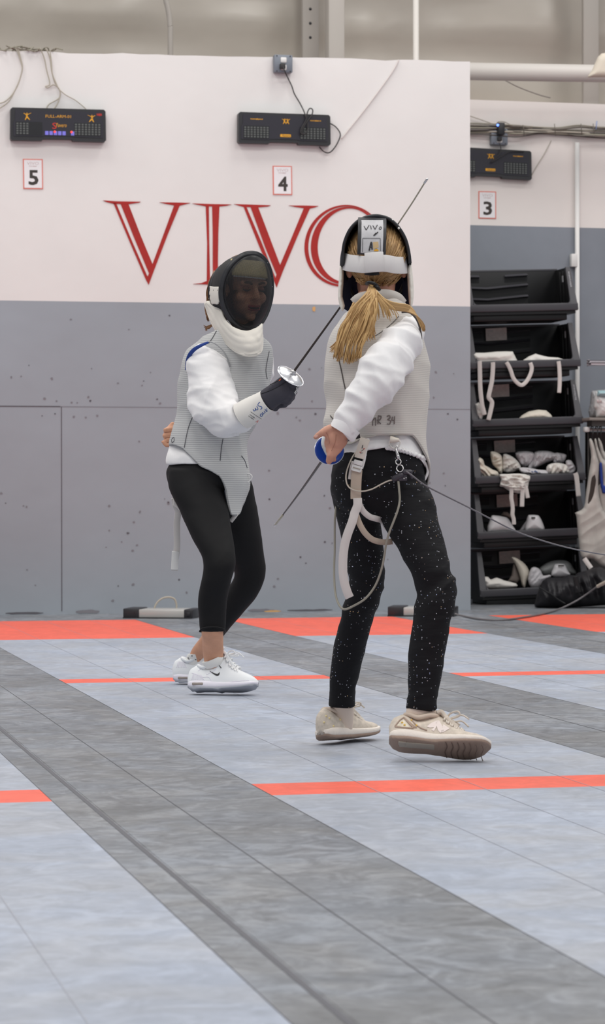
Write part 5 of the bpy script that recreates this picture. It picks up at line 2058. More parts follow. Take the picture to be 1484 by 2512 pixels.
    glyphs('EQUIPMENT', (609, 1021), (.82, .56), (.5, -.7), 16, 3.0, M_inkd, 'label_print')
    glyphs('S', (626, 1034), (.8, -.45), (.5, .75), 9, 6, M_redp, 'label_emblem')

    # ---- mask
    fwd = (-cf * math.cos(.5) + cr * math.sin(.5) - V((0, 0, 1)) * .10).normalized()
    upv = V((0, 0, 1)) + cr * .06
    mo = A(613, 716, -.13)
    front, dome, rim, edge, MM, rimp = mask(root, mo, fwd, upv, .104, .143, .185, .07)
    mroot = mk('mask', dome, M_dome, root)
    ln = []
    for i in range(7):
        ln.append([MM @ (rimp(math.radians(112 + 316 * j / 40), .975 - .034 * i) - V((0, .028 * i, 0))) for j in range(41)])
    mk('dark_lining', rings(ln, cap=False, closed=False), M_dark_in, mroot)
    mk('face_mesh', front, M_mesh, mroot)
    mk('rim_trim', wire(rim + rim[:1], 0, m=180, cap=False, flat=(.013, .0045, fwd * .55 - V((0, 0, 1)) * 0 + cr * -.35)), M_rubber, mroot)
    mk('rim_bead', wire(rim + rim[:1], .0085, n=10, m=180, cap=False), M_rubber, mroot)
    mk('dome_edge', wire(edge, .004, n=8, m=120), M_rubber, mroot)
    for (u, v) in ((2.72, 1.0), (2.25, 1.0), (4.66, 1.0), (2.95, .98)):
        p = MM @ rimp(u)
        mk('rivet', ball(p + fwd * .002 + (p - mo).normalized() * .008 - cf * .006, .0042, n=10, m=6), M_wht, mroot)
    # pale forehead pad seen through the mesh
    pad = []
    for i in range(7):
        for j in range(13):
            t = -1 + 2 * j / 12
            pad.append(MM @ V((.068 * t, .028 - .045 * t * t - .004 * i, .055 + .010 * i)))
    pf = [(i * 13 + j, i * 13 + j + 1, (i + 1) * 13 + j + 1, (i + 1) * 13 + j) for i in range(6) for j in range(12)]
    pd = mk('forehead_pad', (pad, pf), mat('pad_yellow_beige', rgb(206, 190, 140), .85), mroot)
    pd.modifiers.new('thickness', 'SOLIDIFY').thickness = .012
    mk('pad_edge', wire(pad[:13], .004, n=8, m=40), M_wht, mroot)
    # white ear tab
    td = bvh(dome)
    ear = [(503, 703), (512, 702), (530, 704), (543, 706), (541, 726), (540, 744), (528, 744), (504, 743), (502, 724)]
    ev = decal(td, smooth_poly(ear, 3), 4, .005)
    et = mk('ear_tab', ev, M_bibw, mroot)
    et.modifiers.new('thickness', 'SOLIDIFY').thickness = .004
    te = bvh(ev)
    mk('tab_edge', trace(te, [(506, 704), (524, 705), (540, 708)], .0018, .001), M_bibw, et)
    for x in (516, 526, 536):
        mk('snap', ball(onto(te, x, 712, .001), .004, n=8, m=6), M_bin, et)
    # padded bib
    T = [(510, 742, .06), (530, 741, .0), (543, 754, -.06), (552, 780, -.12), (573, 804, -.165), (603, 814, -.185), (625, 808, -.18), (636, 801, -.165), (641, 795, -.15)]
    Bm = [(505, 744, .07), (513, 770, .05), (524, 796, .0), (546, 829, -.075), (577, 859, -.145), (611, 871, -.20), (634, 866, -.185), (641, 850, -.15), (641, 822, -.11)]
    tT, tB = cr_interp(T, 49), cr_interp(Bm, 49)
    vs, fs = [], []
    mm = 16
    for i in range(mm + 1):
        v = i / mm
        for j in range(49):
            p, qd = A(*tT[j]), A(*tB[j])
            pt = p.lerp(qd, v)
            pt = pt - cf * (.016 * math.sin(math.pi * v) + .0035 * abs(math.sin(v * math.pi * 3.5)) + .004 * noise.noise(V((j * .35, v * 4, 1))))
            vs.append(pt)
    for i in range(mm):
        for j in range(48):
            a = i * 49 + j
            fs.append((a, a + 1, a + 50, a + 49))
    bib = mk('bib', (vs, fs), M_bibw, mroot)
    sb = bib.modifiers.new('thickness', 'SOLIDIFY')
    sb.thickness = .012
    sb.offset = 0
    mk('bib_edge', wire([A(*p) - cf * .002 for p in Bm], .0075, n=10, m=80), M_bibw, bib)

    # ---- socks and trainers
    cols = dict(upper=mat('white_mesh_upper', rgb(240, 242, 244), .6, spec=.3, bump=(160, .15, .001)), mid=mat('white_foam', rgb(234, 230, 240), .5), out=mat('grey_tread', rgb(170, 172, 180), .6), collar=mat('white_lining', rgb(236, 238, 240), .7), lace=mat('white_lace', rgb(240, 240, 240), .7))
    M_sock = mat('white_sock', rgb(232, 230, 226), .85)
    fw1 = (cr * 1.0 - cf * .22)
    fw1.z = .02
    fw1.normalize()
    roll = (V((0, 0, 1)) + cf * .30).normalized()
    h1 = on_floor(462, 1704) + V((0, 0, .012))
    s1, M1, t1, hf_, mid_, top_, ss = shoe(root, 'sneaker', h1, fw1, roll, .272, .05, cols, 'waved')
    h2 = on_floor(426, 1678) + V((0, 0, .006))
    fw2 = (cr * 1.0 - cf * .12)
    fw2.z = .0
    s2, M2, t2, _, _, _, _ = shoe(root, 'sneaker', h2, fw2, V((0, 0, 1)), .272, .05, cols, 'waved')
    # swoosh, tongue lettering, air window, ridges
    def z5(pts):
        return [(440 + a * .14825, 1580 + b * .14825) for a, b in pts]
    mk('side_logo', decal(t1, z5([(495, 440), (540, 462), (590, 488), (630, 496), (652, 482), (664, 462), (668, 480), (664, 505), (648, 522), (625, 528), (600, 520), (560, 495), (525, 470)]), 3, .0012), M_inkd, s1, smooth=False)
    mk('tongue_print', trace(t1, z5([(588, 290), (640, 255), (686, 226)]), .0016, .003, m=14), M_inkd, s1)
    for S, Mx in ((s1, M1), (s2, M2)):
        mk('air_window', xf(join(*[xf(box((-.022, -.004, -.0055), (.022, .004, .0055), .004), Matrix.Translation(V((.045, -.0385, .021))))]), Mx), mat('air_window_grey', rgb(150, 140, 134), .25), S)
    for S, tr_, dx, dy, nn in ((s1, t1, 0, 0, 9), (s2, t2, -246, -208, 7)):
        rd = [trace(tr_, z5([(232 + k * 17 + dx, 492 + k * 3 + dy), (216 + k * 21 + dx, 545 + k * 2 + dy), (202 + k * 27 + dx, 598 + dy)]), .0013, .0004, m=8) for k in range(nn)]
        mk('heel_ridges', join(*rd), cols['mid'], S)
    mk('overlay', trace(t1, z5([(205, 480), (300, 505), (360, 545), (480, 545), (520, 590), (560, 640), (700, 640), (1000, 610), (1150, 600)]), .0013, .0004, m=30), cols['mid'], s1)
    mk('overlay', trace(t1, z5([(520, 330), (530, 370), (570, 372), (580, 345), (545, 320), (470, 345), (380, 400), (310, 445)]), .0012, .0004, m=24), cols['mid'], s1)
    mk('sock', limb([(520, 1615, -.124, 26.5, .0325), (523, 1622, -.122, 27, .031), (527, 1632, -.112, 24, .023), (530, 1660, -.10, 16, .014)], DA), M_sock, root)
    skv = limb([(483, 1604, .42, 21.5, .032), (480, 1611, .424, 22, .031), (478, 1626, .43, 20, .026), (476, 1655, .432, 15, .018)], DA, flatring=True)
    tk = bvh(skv)
    sk = mk('sock', skv, M_sock, root)
    for x, y in ((462, 1614), (464, 1617), (480, 1618), (471, 1609), (489, 1610), (490, 1617)):
        mk('sock_dot', ball(onto(tk, x, y, .0003), .0032, .0014, .0025, 8, 5), M_inkd, sk)
    return root


left_fencer()


# ------------------------------------------------------------------ her foil
def foil_left():
    c = A(712.8, 922.5, -.33)
    tip = at(1043, 446, 8.98)
    ax = (tip - c).normalized()
    # the bell faces a little more towards us than the bent blade
    nrm = (ax + cf * .03).normalized()
    e = empty('foil', c, 'foil with a shiny silver bell guard, held up in the charcoal glove', 'foil', 'the two foils')
    u = nrm.cross(cu).normalized()
    v = nrm.cross(u)

    def disc(rad, z0, z1, dep, n=48, m=8):
        vs, fs = [], []
        for side, zz in ((0, 0.0), (1, -.0016)):
            for i in range(m + 1):
                r = rad * i / m
                for j in range(n):
                    a = 2 * math.pi * j / n
                    vs.append(c + u * (r * math.cos(a)) + v * (r * math.sin(a)) + nrm * (dep * (1 - (i / m) ** 2) + zz))
        o = (m + 1) * n
        for s in (0, 1):
            for i in range(m):
                for j in range(n):
                    k = (j + 1) % n
                    q = (s * o + i * n + j, s * o + i * n + k, s * o + (i + 1) * n + k, s * o + (i + 1) * n + j)
                    fs.append(q if s == 0 else q[::-1])
        for j in range(n):
            k = (j + 1) % n
            fs.append((m * n + j, m * n + k, o + m * n + k, o + m * n + j))
        return vs, fs
    gd = mk('bell_guard', disc(.0555, 0, 0, .014), M_steel, e)
    mk('guard_lip', wire([c + u * (.0555 * math.cos(a * math.pi / 24)) + v * (.0555 * math.sin(a * math.pi / 24)) for a in range(49)], .0016, n=6, m=96, cap=False), M_steel, gd)
    k0 = c + nrm * .014
    mk('mount', join(capsule(k0, k0 + nrm * .006, .011, .010), *[ball(k0 + u * (.013 * math.cos(a)) + v * (.013 * math.sin(a)) + nrm * .002, .004, n=10, m=6) for a in (.3, 2.4, 4.2)]), M_chrome, e)
    path = [k0, at(760, 857, 9.36), at(832, 757, 9.28), at(905, 653, 9.2), at(978, 547, 9.1), at(1012, 496, 9.04), tip]
    mk('blade', wire(path, lambda t: .0056 - .0034 * min(1, t * 1.25), n=4, m=60), M_blade, e)
    mk('bare_blade_end', wire([at(978, 547, 9.1), at(1012, 496, 9.04), tip], .0027, n=8), M_tip, e)
    mk('tip', capsule(tip - ax * .004, tip + ax * .012, .0042, .0042), M_chrome, e)
    gp = c - ax * .01
    mk('grip', capsule(gp, gp - ax * .10, .012, .014), M_bin, e)
    mk('inner_pad', wire([c + nrm * .004, c - nrm * .006], .043, n=28), M_bin, e)
    sk = A(727, 951, -.335)
    mk('cord_socket', join(*[capsule(sk + cr * (a * .006) - cu * (b * .008), sk + cr * (a * .006 + .003) - cu * (b * .008 + .006), .003, .0022) for a, b in ((0, 0), (1, 0), (0, 1), (-.6, 1.6), (1.2, -.8), (-1, 2.2))]), M_chrome, e)


foil_left()
# ------------------------------------------------------------------ ponytailed fencer seen from behind
DB = 7.4


def B(px, py, dz=0.0):
    return at(px, py, DB + dz)


def right_fencer():
    base = on_floor(960, 1840)
    base.z = 0
    root = empty('person', base, 'fencer with a blond ponytail seen from behind, in sparkling black trousers and silver vest', 'person', 'the two fencers')
    prof = [(715, 868, 978, -.0, .06), (730, 862, 986, .0, .068), (745, 858, 994, .0, .078), (764, 843, 1010, .0, .088), (790, 831, 1030, .0, .098), (812, 818, 1040, .0, .105), (849, 803, 1046, .0, .112), (888, 795, 1048, .0, .118),
            (929, 798, 1048, .0, .12), (988, 802, 1047, .0, .118), (1040, 800, 1046, .0, .115), (1075, 804, 1045, .0, .116), (1110, 812, 1047, .0, .122), (1139, 814, 1051, .0, .128), (1180, 812, 1047, .0, .13), (1230, 818, 1050, .0, .13)]
    # ---- body
    sleeve = [(995, 806, .02, 36, .05), (992, 820, -.03, 46, .058), (980, 845, -.085, 52, .064), (962, 872, -.13, 57, .068), (942, 903, -.17, 60, .07), (925, 930, -.195, 59, .068), (908, 958, -.205, 53, .06), (886, 990, -.21, 46, .052), (866, 1020, -.21, 40, .045), (850, 1045, -.21, 35.5, .041), (839, 1063, -.21, 33, .039)]
    arm = [(p[0], p[1], p[2], p[3] * .55, p[4] * .55) for p in sleeve[:-2]] + [(848, 1046, -.21, 19, .021), (834, 1066, -.212, 19, .02)]
    torso = limb([((p[1] + p[2]) / 2, p[0], p[3], (p[2] - p[1]) / 2 * .8, p[4] * .75) for p in prof], DB, flatring=True)
    armf = limb([(855, 830, .02, 18, .04), (830, 870, .05, 14, .032), (824, 930, .08, 13, .03), (827, 1000, .09, 13, .026), (838, 1050, .07, 12, .02), (846, 1085, .06, 14, .022)], DB)
    neck = limb([(924, 770, .0, 46, .05), (926, 730, .02, 42, .048), (926, 690, .03, 44, .05)], DB, flatring=True)
    hc = B(924, 628, .03)
    X, Z = cr, V((0, 0, 1))
    Y = Z.cross(X).normalized()
    HM = frame(hc, X, Y, Z)
    E3 = (V((1, 0, 0)), V((0, 1, 0)), V((0, 0, 1)))
    head = [xf(ball(V((0, 0, .0)), .078, .092, .095, 24, 18, E3), HM), xf(ball(V((0, .05, -.075)), .058, .055, .07, 20, 14, E3), HM),
            capsule(HM @ V((0, .1, -.02)), HM @ V((0, .115, -.05)), .01, .013), xf(ball(V((0, .095, -.125)), .02, .02, .02, 12, 8, E3), HM),
            capsule(HM @ V((-.02, .098, -.085)), HM @ V((.02, .098, -.085)), .01, .01),
            ball(HM @ V((-.08, .01, -.035)), .012, .02, .03), ball(HM @ V((.08, .01, -.035)), .012, .02, .03)]
    # open right hand: palm to us, thumb up and away, fingers curling down round the grip
    u = 1.155e-3
    dz = -.212
    hand = [limb([(838, 1064, dz, 24, .016), (828, 1070, dz, 27, .0165), (818, 1077, dz - .002, 27, .0165), (810, 1084, dz, 24, .015)], DB, n=22, m=14)]
    hand += [capsule(B(824, 1050, dz), B(802, 1055, dz - .006), 13 * u, 11.5 * u), capsule(B(802, 1055, dz - .006), B(789, 1062, dz - .012), 11 * u, 9 * u), capsule(B(789, 1062, dz - .012), B(774, 1072.5, dz - .010), 9 * u, 6.6 * u)]
    hand += [capsule(B(836, 1075, dz), B(818, 1098, dz + .002), 12 * u, 11 * u), capsule(B(842, 1082, dz + .004), B(826, 1106, dz + .006), 12 * u, 10 * u), capsule(B(826, 1070, dz), B(812, 1088, dz), 12 * u, 11 * u)]
    for k, ((x0, y0), (x1, y1), (x2, y2), (x3, y3), r, z0) in enumerate((((806, 1074), (803, 1086), (803, 1093), (806, 1098), 8.5, .012), ((809, 1086), (806, 1104), (810, 1112), (817, 1112), 8.6, .006),
                                                                       ((815, 1096), (809, 1118), (806.5, 1131), (807, 1134), 8.6, .000), ((825, 1100), (819, 1116), (817, 1124), (820, 1128), 8.0, .006))):
        a, b, c, d = B(x0, y0, dz + z0 * .4), B(x1, y1, dz - .004 + z0), B(x2, y2, dz + .006 + z0 * 1.5), B(x3, y3, dz + .02 + z0 * 1.5)
        hand += [capsule(a, b, r * u * 1.08, r * u), capsule(b, c, r * u, r * u * .9), capsule(c, d, r * u * .9, r * u * .78)]
    legl = limb([(870, 1180, .03, 42, .07), (878, 1280, .05, 40, .06), (893, 1385, .1, 34, .05), (888, 1465, .14, 32, .048), (858, 1598, .22, 28, .042), (838, 1700, .27, 22, .026), (840, 1735, .292, 16, .019), (843, 1770, .305, 12, .013)], DB, flatring=True)
    legr = limb([(990, 1180, -.03, 50, .075), (1005, 1280, -.07, 50, .065), (1050, 1406, -.13, 40, .055), (1066, 1470, -.15, 36, .052), (1046, 1600, -.16, 33, .044), (1034, 1730, -.17, 27, .03), (1038, 1775, -.17, 20, .022)], DB, flatring=True)
    body = fuse([torso, limb(arm, DB), armf, neck, legl, legr] + head + hand, .0044, 3)
    tb = bvh(body)
    bd = mk('body', body, M_skinb, root)
    mk('thumbnail', decal(tb, [(771, 1070), (778, 1066), (781, 1069), (774, 1074.5)], 2, .0008), mat('nail', rgb(220, 172, 156), .35), bd, smooth=True)
    mk('finger_crease', trace(tb, [(824, 1066), (822, 1085), (813, 1106)], .0009, .0004), mat('skin_crease', rgb(176, 124, 104), .6), bd)
    mk('finger_crease', trace(tb, [(800, 1060), (806, 1072), (808, 1088)], .0008, .0004), mat('skin_crease', rgb(176, 124, 104), .6), bd)

    # ---- trousers
    pel = limb([(930, 1098, .0, 100, .11), (929, 1118, .0, 110, .12), (929, 1145, .0, 114, .126), (928, 1180, .0, 114, .13), (932, 1215, .0, 116, .13), (938, 1245, .0, 112, .118), (945, 1272, .0, 80, .09)], DB, n=48, flatring=True, pw=2.3)
    lf = limb([(866, 1190, .01, 54, .1), (872, 1235, .02, 55, .1), (881, 1280, .05, 53, .088), (891, 1339, .08, 49, .078), (897, 1385, .1, 46, .07), (897, 1425, .12, 44, .067), (890.5, 1466, .14, 43.5, .066), (880, 1500, .16, 42, .064), (867.5, 1544, .19, 40.5, .062), (856, 1598, .22, 39.5, .06), (846, 1658, .25, 36, .055), (841, 1694, .27, 31, .05), (838.5, 1718, .28, 33.5, .05), (838, 1734, .28, 32, .048)], DB, n=34, m=70, flatring=True)
    rt = limb([(985, 1190, -.02, 64, .1), (996, 1235, -.04, 70, .1), (1007, 1280, -.07, 70.5, .094), (1021, 1315, -.09, 65, .086), (1041, 1360, -.115, 58, .078), (1058, 1406, -.135, 53, .072), (1068, 1444, -.15, 55, .07), (1070, 1466, -.155, 51, .068), (1066.5, 1494, -.155, 49, .066), (1058, 1533, -.158, 47.5, .065), (1048, 1594, -.16, 45.5, .062), (1043, 1640, -.165, 43, .058), (1037, 1690, -.17, 39.5, .053), (1034, 1718, -.17, 38, .05), (1033, 1740, -.17, 39, .05)], DB, n=36, m=70, flatring=True)
    tr = fuse([pel, lf, rt], .0056, 4)
    f1 = folds([((V((.25, 0, 1)), V((1, 0, 0)), V((0, 1, 0))), 14, .0045), ((V((-.6, 0, 1)), V((1, 0, 0)), V((0, 1, 0))), 20, .003)], 3)
    zk = [B(1068, 1450).z, B(890, 1440).z, B(1034, 1720).z, B(838, 1715).z, B(930, 1180).z]

    def fw(p):
        k = max(math.exp(-((p.z - z) / .07) ** 2) for z in zk)
        return f1(p) * (.35 + 1.3 * k)
    trv = displace(tr, fw)
    mk('trousers', trv, M_sequin, root)
    tt = bvh(trv)

    # ---- jacket
    sl = limb(sleeve, DB, n=36, m=60)
    slf = limb([(850, 832, .02, 32, .07), (826, 868, .05, 24, .055), (821, 930, .08, 22, .05), (826, 1000, .09, 22, .04), (840, 1050, .07, 20, .032)], DB)
    inner = limb([((p[1] + p[2]) / 2, p[0], p[3], (p[2] - p[1]) / 2 - 11, p[4] - .014) for p in prof[3:12]], DB, n=44, flatring=True, pw=2.3)
    hm = limb([(928, 1050, .0, 112, .105), (928, 1080, .0, 113, .11), (931, 1098, .0, 114, .118), (932, 1108, .0, 115, .122)], DB, n=52, flatring=True, pw=2.3)
    jk = fuse([sl, slf, inner, hm], .0055, 3)
    # the hem dips towards both hips
    q = []
    zh = B(930, 1092).z
    for p in jk[0]:
        if p.z < zh + .03:
            d = (p - CAM).dot(cf)
            x = 742 + FPX * (p - CAM).dot(cr) / d
            k = min(1, (zh + .03 - p.z) / .03)
            drop = lerp_lin([(810, 22), (858, 15), (902, -2), (942, -7), (982, -3), (1012, 6), (1034, 24), (1048, 46)], x)
            p = p - V((0, 0, 1)) * (drop * 1.18e-3 * k)
        q.append(p)
    a1 = (V((.5, .1, .85)), V((.85, 0, -.5)), V((0, 1, 0)))
    a2 = (V((.95, .1, .2)), V((-.2, 0, .95)), V((0, 1, 0)))
    cj = folds([(a1, 13, .012), (a2, 18, .008), (a1, 30, .003)], 4.2)
    jv = displace((q, jk[1]), lambda p: cj(p) * (.25 if p.z < zh + .03 else 1))
    jac = mk('jacket', jv, M_jacket, root)
    tj = bvh(jv)
    # doubled cuff and its stitching
    mk('sleeve_cuff', limb([(853, 1041, -.21, 36.5, .042), (846, 1051, -.21, 36, .0415), (839, 1062, -.21, 34.5, .040)], DB, n=36, m=10, cap=False), M_jacket, jac)
    mk('cuff_stitch', trace(tj, [(838, 1060), (846, 1072), (858, 1080)], .0010, .004), mat('stitch_grey', rgb(170, 158, 156), .8), jac)
    # ruffled shirt edge
    rf = []
    for i in range(60):
        t = i / 59
        x = 948 + 92 * t
        y = 1101 + 26 * t ** 1.6 + 1.8 * math.sin(i * 1.25)
        rf.append(onto(tt, x, y, .006))
    mk('shirt_ruffle', wire(rf, .006, n=6, m=180), M_jacket, jac)

    # ---- silver vest
    surf = body_surface(prof, DB, .004)
    top = tab([(-180, 770), (-165, 760), (-150, 745), (-120, 722), (-90, 716), (-60, 722), (-30, 742), (-12, 764), (0, 775), (30, 750), (60, 735), (90, 745), (120, 735), (150, 750), (180, 770)])
    def th_of(x):
        return -math.degrees(math.acos(max(-1, min(1, (x - 926) / 122.0))))
    hem = tab([(th_of(x), y) for x, y in ((806, 1086), (830, 1091), (866, 1090), (876, 1086), (890, 1079), (907, 1075), (929, 1069.5), (965, 1068), (1004, 1069.5), (1012, 1077), (1020, 1088), (1031, 1107), (1038, 1122), (1043, 1138))] + [(-180, 1084), (0, 1176), (14, 1195), (30, 1190), (60, 1200), (90, 1195), (130, 1140), (180, 1084)])
    w1 = folds([((V((.4, 0, 1)), V((1, 0, 0)), V((0, 1, 0))), 7, .006), ((V((1, 0, .5)), V((0, 0, 1)), V((0, 1, 0))), 9, .008)], 9)
    vv = wrap_garment(surf, top, hem, 120, 90, lambda th, y, p: w1(p))
    vest = mk('lame_vest', vv, M_lameB, root)
    tv = bvh(vv)
    M_th = mat('vest_dark_seam', rgb(84, 78, 76), .9)
    mk('hem_binding', wire([surf(-180 + 3 * i, hem(-180 + 3 * i)) for i in range(121)], .0024, n=6, m=260), mat('vest_edge', rgb(186, 182, 176), .8), vest)
    mk('back_seam', trace(tv, [(832, 884), (838, 910), (844, 940), (852, 975), (858, 1000)], .0018, .001), M_th, vest)
    mk('vest_seam', trace(tv, [(910, 830), (935, 815), (960, 795), (978, 776)], .0009, .001), M_th, vest)
    mk('side_mark', trace(tv, [(811, 1020), (815, 1025), (818, 1028)], .0016, .0012), M_th, vest)
    mk('arm_edge', wire([B(985, 766, -.098), B(1003, 766, -.10), B(1018, 778, -.10), B(1028, 798, -.095), B(1033, 825, -.085), B(1032, 850, -.08)], .003, n=6), M_th, vest)
    mk('collar', wire([B(868, 742, -.05), B(884, 730, -.065), B(915, 724, -.07), B(950, 722, -.07), B(975, 730, -.06), B(987, 744, -.045)], 0, m=30, flat=(.014, .004, -cf)), M_lameB, vest)

    def ink(strokes, name, r=.0016):
        mk(name, join(*[trace(tv, st, r, .0012) for st in strokes]), mat('faded_marker', rgb(128, 118, 114), .8), vest)
    ink([[(927, 1040), (928, 1022), (930, 1020)], [(928, 1021), (935, 1022), (932, 1030), (926, 1031), (934, 1040)]], 'marker_letter')
    ink([[(914, 1044), (914, 1022)], [(914, 1032), (921, 1026), (921, 1044)]], 'marker_letter')
    ink([[(949, 1022), (955, 1019), (957, 1025), (951, 1029), (958, 1032), (956, 1040), (949, 1040)]], 'marker_number')
    ink([[(963, 1022), (962, 1031), (968, 1031)], [(968, 1021), (967, 1040)]], 'marker_number')

    # ---- straps, ring, clip and plug of the vest
    M_tan = mat('tan_webbing', rgb(186, 170, 154), .8, bump=((200, 200, 200), .2, .001))
    def st(name, pts, w, m, par=root, th=.0016, mm=None):
        return mk(name, wire([B(*p) for p in pts], 0, m=mm or len(pts) * 8, flat=(w, th, -cf)), m, par)
    s0 = st('vest_strap', [(896, 1076, -.135), (892, 1088, -.142), (886, 1105, -.146), (881, 1124, -.147)], .014, mat('cream_webbing', rgb(222, 212, 200), .8))
    t0 = bvh(wire([B(896, 1076, -.135), B(892, 1088, -.142), B(886, 1105, -.146), B(881, 1124, -.147)], 0, m=32, flat=(.014, .0016, -cf)))
    mk('strap_print', join(trace(t0, [(890, 1092), (888, 1100)], .0011, .001), trace(t0, [(886, 1107), (892, 1103)], .0007, .001), trace(t0, [(884, 1112), (890, 1111)], .0006, .001)), M_inkd, s0)
    mk('strap_print', join(ball(onto(t0, 893, 1101, .001), .0018, n=8, m=5), trace(t0, [(882, 1109), (886, 1110)], .0008, .001)), M_redp, s0)
    st('strap_edge', [(903, 1076, -.13), (900, 1095, -.138), (896, 1112, -.141), (893, 1130, -.143), (887, 1150, -.143)], .004, M_wht)
    # buckle
    a = (B(880, 1128, -.155) - B(872, 1156, -.155)).normalized()
    n0 = -cf
    sx = a.cross(n0).normalized()
    n0 = sx.cross(a)
    BM = frame(B(877, 1141, -.152), sx, a, n0)
    bk = mk('buckle', xf(join(box((-.0135, .000, -.003), (.0135, .014, .004), .003), box((-.015, -.019, -.003), (.015, -.001, .002), .002), box((-.015, -.019, .0), (-.011, -.001, .005), .001), box((.011, -.019, .0), (.015, -.001, .005), .001), box((-.015, -.019, .0), (.015, -.0155, .005), .001)), BM), M_wht, root, auto=40)
    mk('buckle_bar', xf(box((-.011, -.011, .0), (.011, -.008, .004), .001), BM), mat('buckle_shadow_bar', rgb(168, 158, 146), .6), bk)
    st('loose_end', [(868, 1132, -.142), (863, 1150, -.142), (859, 1176, -.142)], .0065, M_strapm)
    st('lower_strap', [(876, 1152, -.148), (874, 1175, -.149), (873, 1200, -.148), (873, 1224, -.146)], .0152, M_tan)
    st('long_strap_end', [(877, 1222, -.148), (877, 1240, -.15), (870, 1258, -.15), (864, 1280, -.152), (852, 1312, -.15), (844, 1345, -.145), (841, 1385, -.14), (843, 1420, -.135), (851, 1450, -.13), (858, 1466, -.125)], .0125, M_strapm)
    st('crotch_strap', [(878, 1222, -.144), (883, 1240, -.142), (893, 1256, -.135), (908, 1268, -.125), (925, 1273, -.11), (938, 1278, -.07), (950, 1296, .0)], .0085, M_strapm)
    st('crotch_strap', [(873, 1260, -.14), (882, 1285, -.14), (896, 1308, -.135), (915, 1324, -.125), (940, 1330, -.11), (962, 1328, -.09)], .0085, M_tan)
    lp = mk('ring_loop', wire([onto(tv, 967.5, 1066, .003), B(968, 1076, -.135), B(968, 1083, -.137)], 0, m=12, flat=(.0135, .003, -cf)), mat('cream_loop', rgb(232, 224, 210), .8), root)
    rg = [B(968.5 + 13.5 * math.cos(t), 1084 + 16 * math.sin(t) * (1 if math.sin(t) > 0 else .15), -.14) for t in [2 * math.pi * k / 20 for k in range(21)]]
    mk('ring', wire(rg, .0019, n=8, m=80), mat('white_ring', rgb(226, 222, 216), .4), lp)
    mk('hip_strap', wire([B(1037, 1126, -.06), B(1046, 1142, -.04), B(1049, 1156, -.03), B(1046, 1168, -.03), B(1041, 1177, -.03)], 0, m=30, flat=(.004, .0016, -cf + cr * .8)), M_wht, root)

    # ---- mask worn over the hair
    fwd = (cf * .97 + cr * .02 - V((0, 0, 1)) * .16).normalized()
    mo = B(921, 655, .17)
    front, dome, rim, edge, MM, rimp = mask(root, mo, fwd, V((0, 0, 1)), .098, .138, .15, .06)
    mroot = mk('mask', dome, M_dome, root)
    mk('face_mesh', front, M_mesh, mroot)
    mk('rim_bead', wire(rim + rim[:1], .0085, n=10, m=180, cap=False), M_rubber, mroot)
    # rear edge of the mask as the photo shows it
    arc = [(836, 652), (837, 634), (838.5, 614), (842, 594), (848, 577), (857, 560), (869, 546), (884, 535), (901, 528.5), (922, 526), (941, 528.5), (958, 535.5), (974, 549), (987, 566), (997, 585), (1003, 605), (1007, 626), (1009, 646)]
    apt = [B(x, y, -.01 - .045 * math.sin(math.pi * i / 17)) for i, (x, y) in enumerate(arc)]
    cen = B(922, 640, -.02)
    ar = [(p - cen).normalized() for p in apt]
    tr_ = mk('rear_trim', wire([p - a_ * .004 for p, a_ in zip(apt, ar)], .0052, n=10, m=140), M_rubber, mroot)
    # crown between the rear trim and the face rim, navy inside
    cr_i = cr_interp([tuple(p) for p in apt], 61)
    face = [MM @ rimp(math.pi * (1.06 - 1.12 * j / 60), 1.0) for j in range(61)]
    vs, fs = [], []
    for i in range(9):
        for j in range(61):
            p = V(cr_i[j]).lerp(face[j], i / 8)
            o = (p - (cen + fwd * .16 * i / 8)).normalized()
            vs.append(p + o * (.003 * math.sin(math.pi * i / 8)))
    for i in range(8):
        for j in range(60):
            q_ = i * 61 + j
            fs.append((q_, q_ + 1, q_ + 62, q_ + 61))
    mk('crown_mesh', (vs, fs), M_dome, mroot)
    mk('navy_lining', ([p - (p - cen).normalized() * .006 for p in vs], fs), M_navy, mroot)
    for x, y in ((978, 560), (962, 540), (884, 537)):
        mk('rivet', ball(B(x, y, -.05), .0034, n=8, m=6), M_wht, mroot)
    # bib sides hanging beside the neck, quilted white outside and navy inside
    for side, P in (('l', [(833, 654), (840, 650), (843, 668), (842, 700), (840, 728), (846, 750), (840, 764), (834, 752), (829, 730), (830, 700), (832, 675)]), ('r', [(1007, 644), (1009.5, 648), (1012, 672), (1014.5, 700), (1014.5, 730), (1011, 752), (1005, 752), (1002, 730), (1000, 700), (999, 660)])):
        v = pillow(P, DB + .02, .02, step=4, sm=2, wr=.004, wf=6)
        bs = mk('bib', v, M_bibw, mroot)
        sg = 1 if side == 'l' else -1
        nv = [(P0[0] + sg * 3, P0[1]) for P0 in P]
        # inside face running forward to the throat
        q0 = [B(836 if sg > 0 else 1006, y, .03) for y in (655, 690, 725, 752)]
        q1 = [B(862 if sg > 0 else 985, y, .14) for y in (655, 700, 738, 770)]
        q2 = [B(918, y, .17) for y in (740, 760, 780, 800)]
        vs2 = q0 + q1 + q2
        mk('bib_lining', (vs2, [(c * 4 + r, c * 4 + r + 1, (c + 1) * 4 + r + 1, (c + 1) * 4 + r) for c in (0, 1) for r in range(3)]), M_navy, bs)
    # spring tongue with its label, elastic band
    M_lab = mat('label_silver_grey', rgb(200, 198, 200), .5, spec=.4, var=((40, 40, 40), .05))
    tgp = [B(913, 536, -.055), B(913, 560, -.085), B(912, 590, -.098), B(911, 625, -.10)]
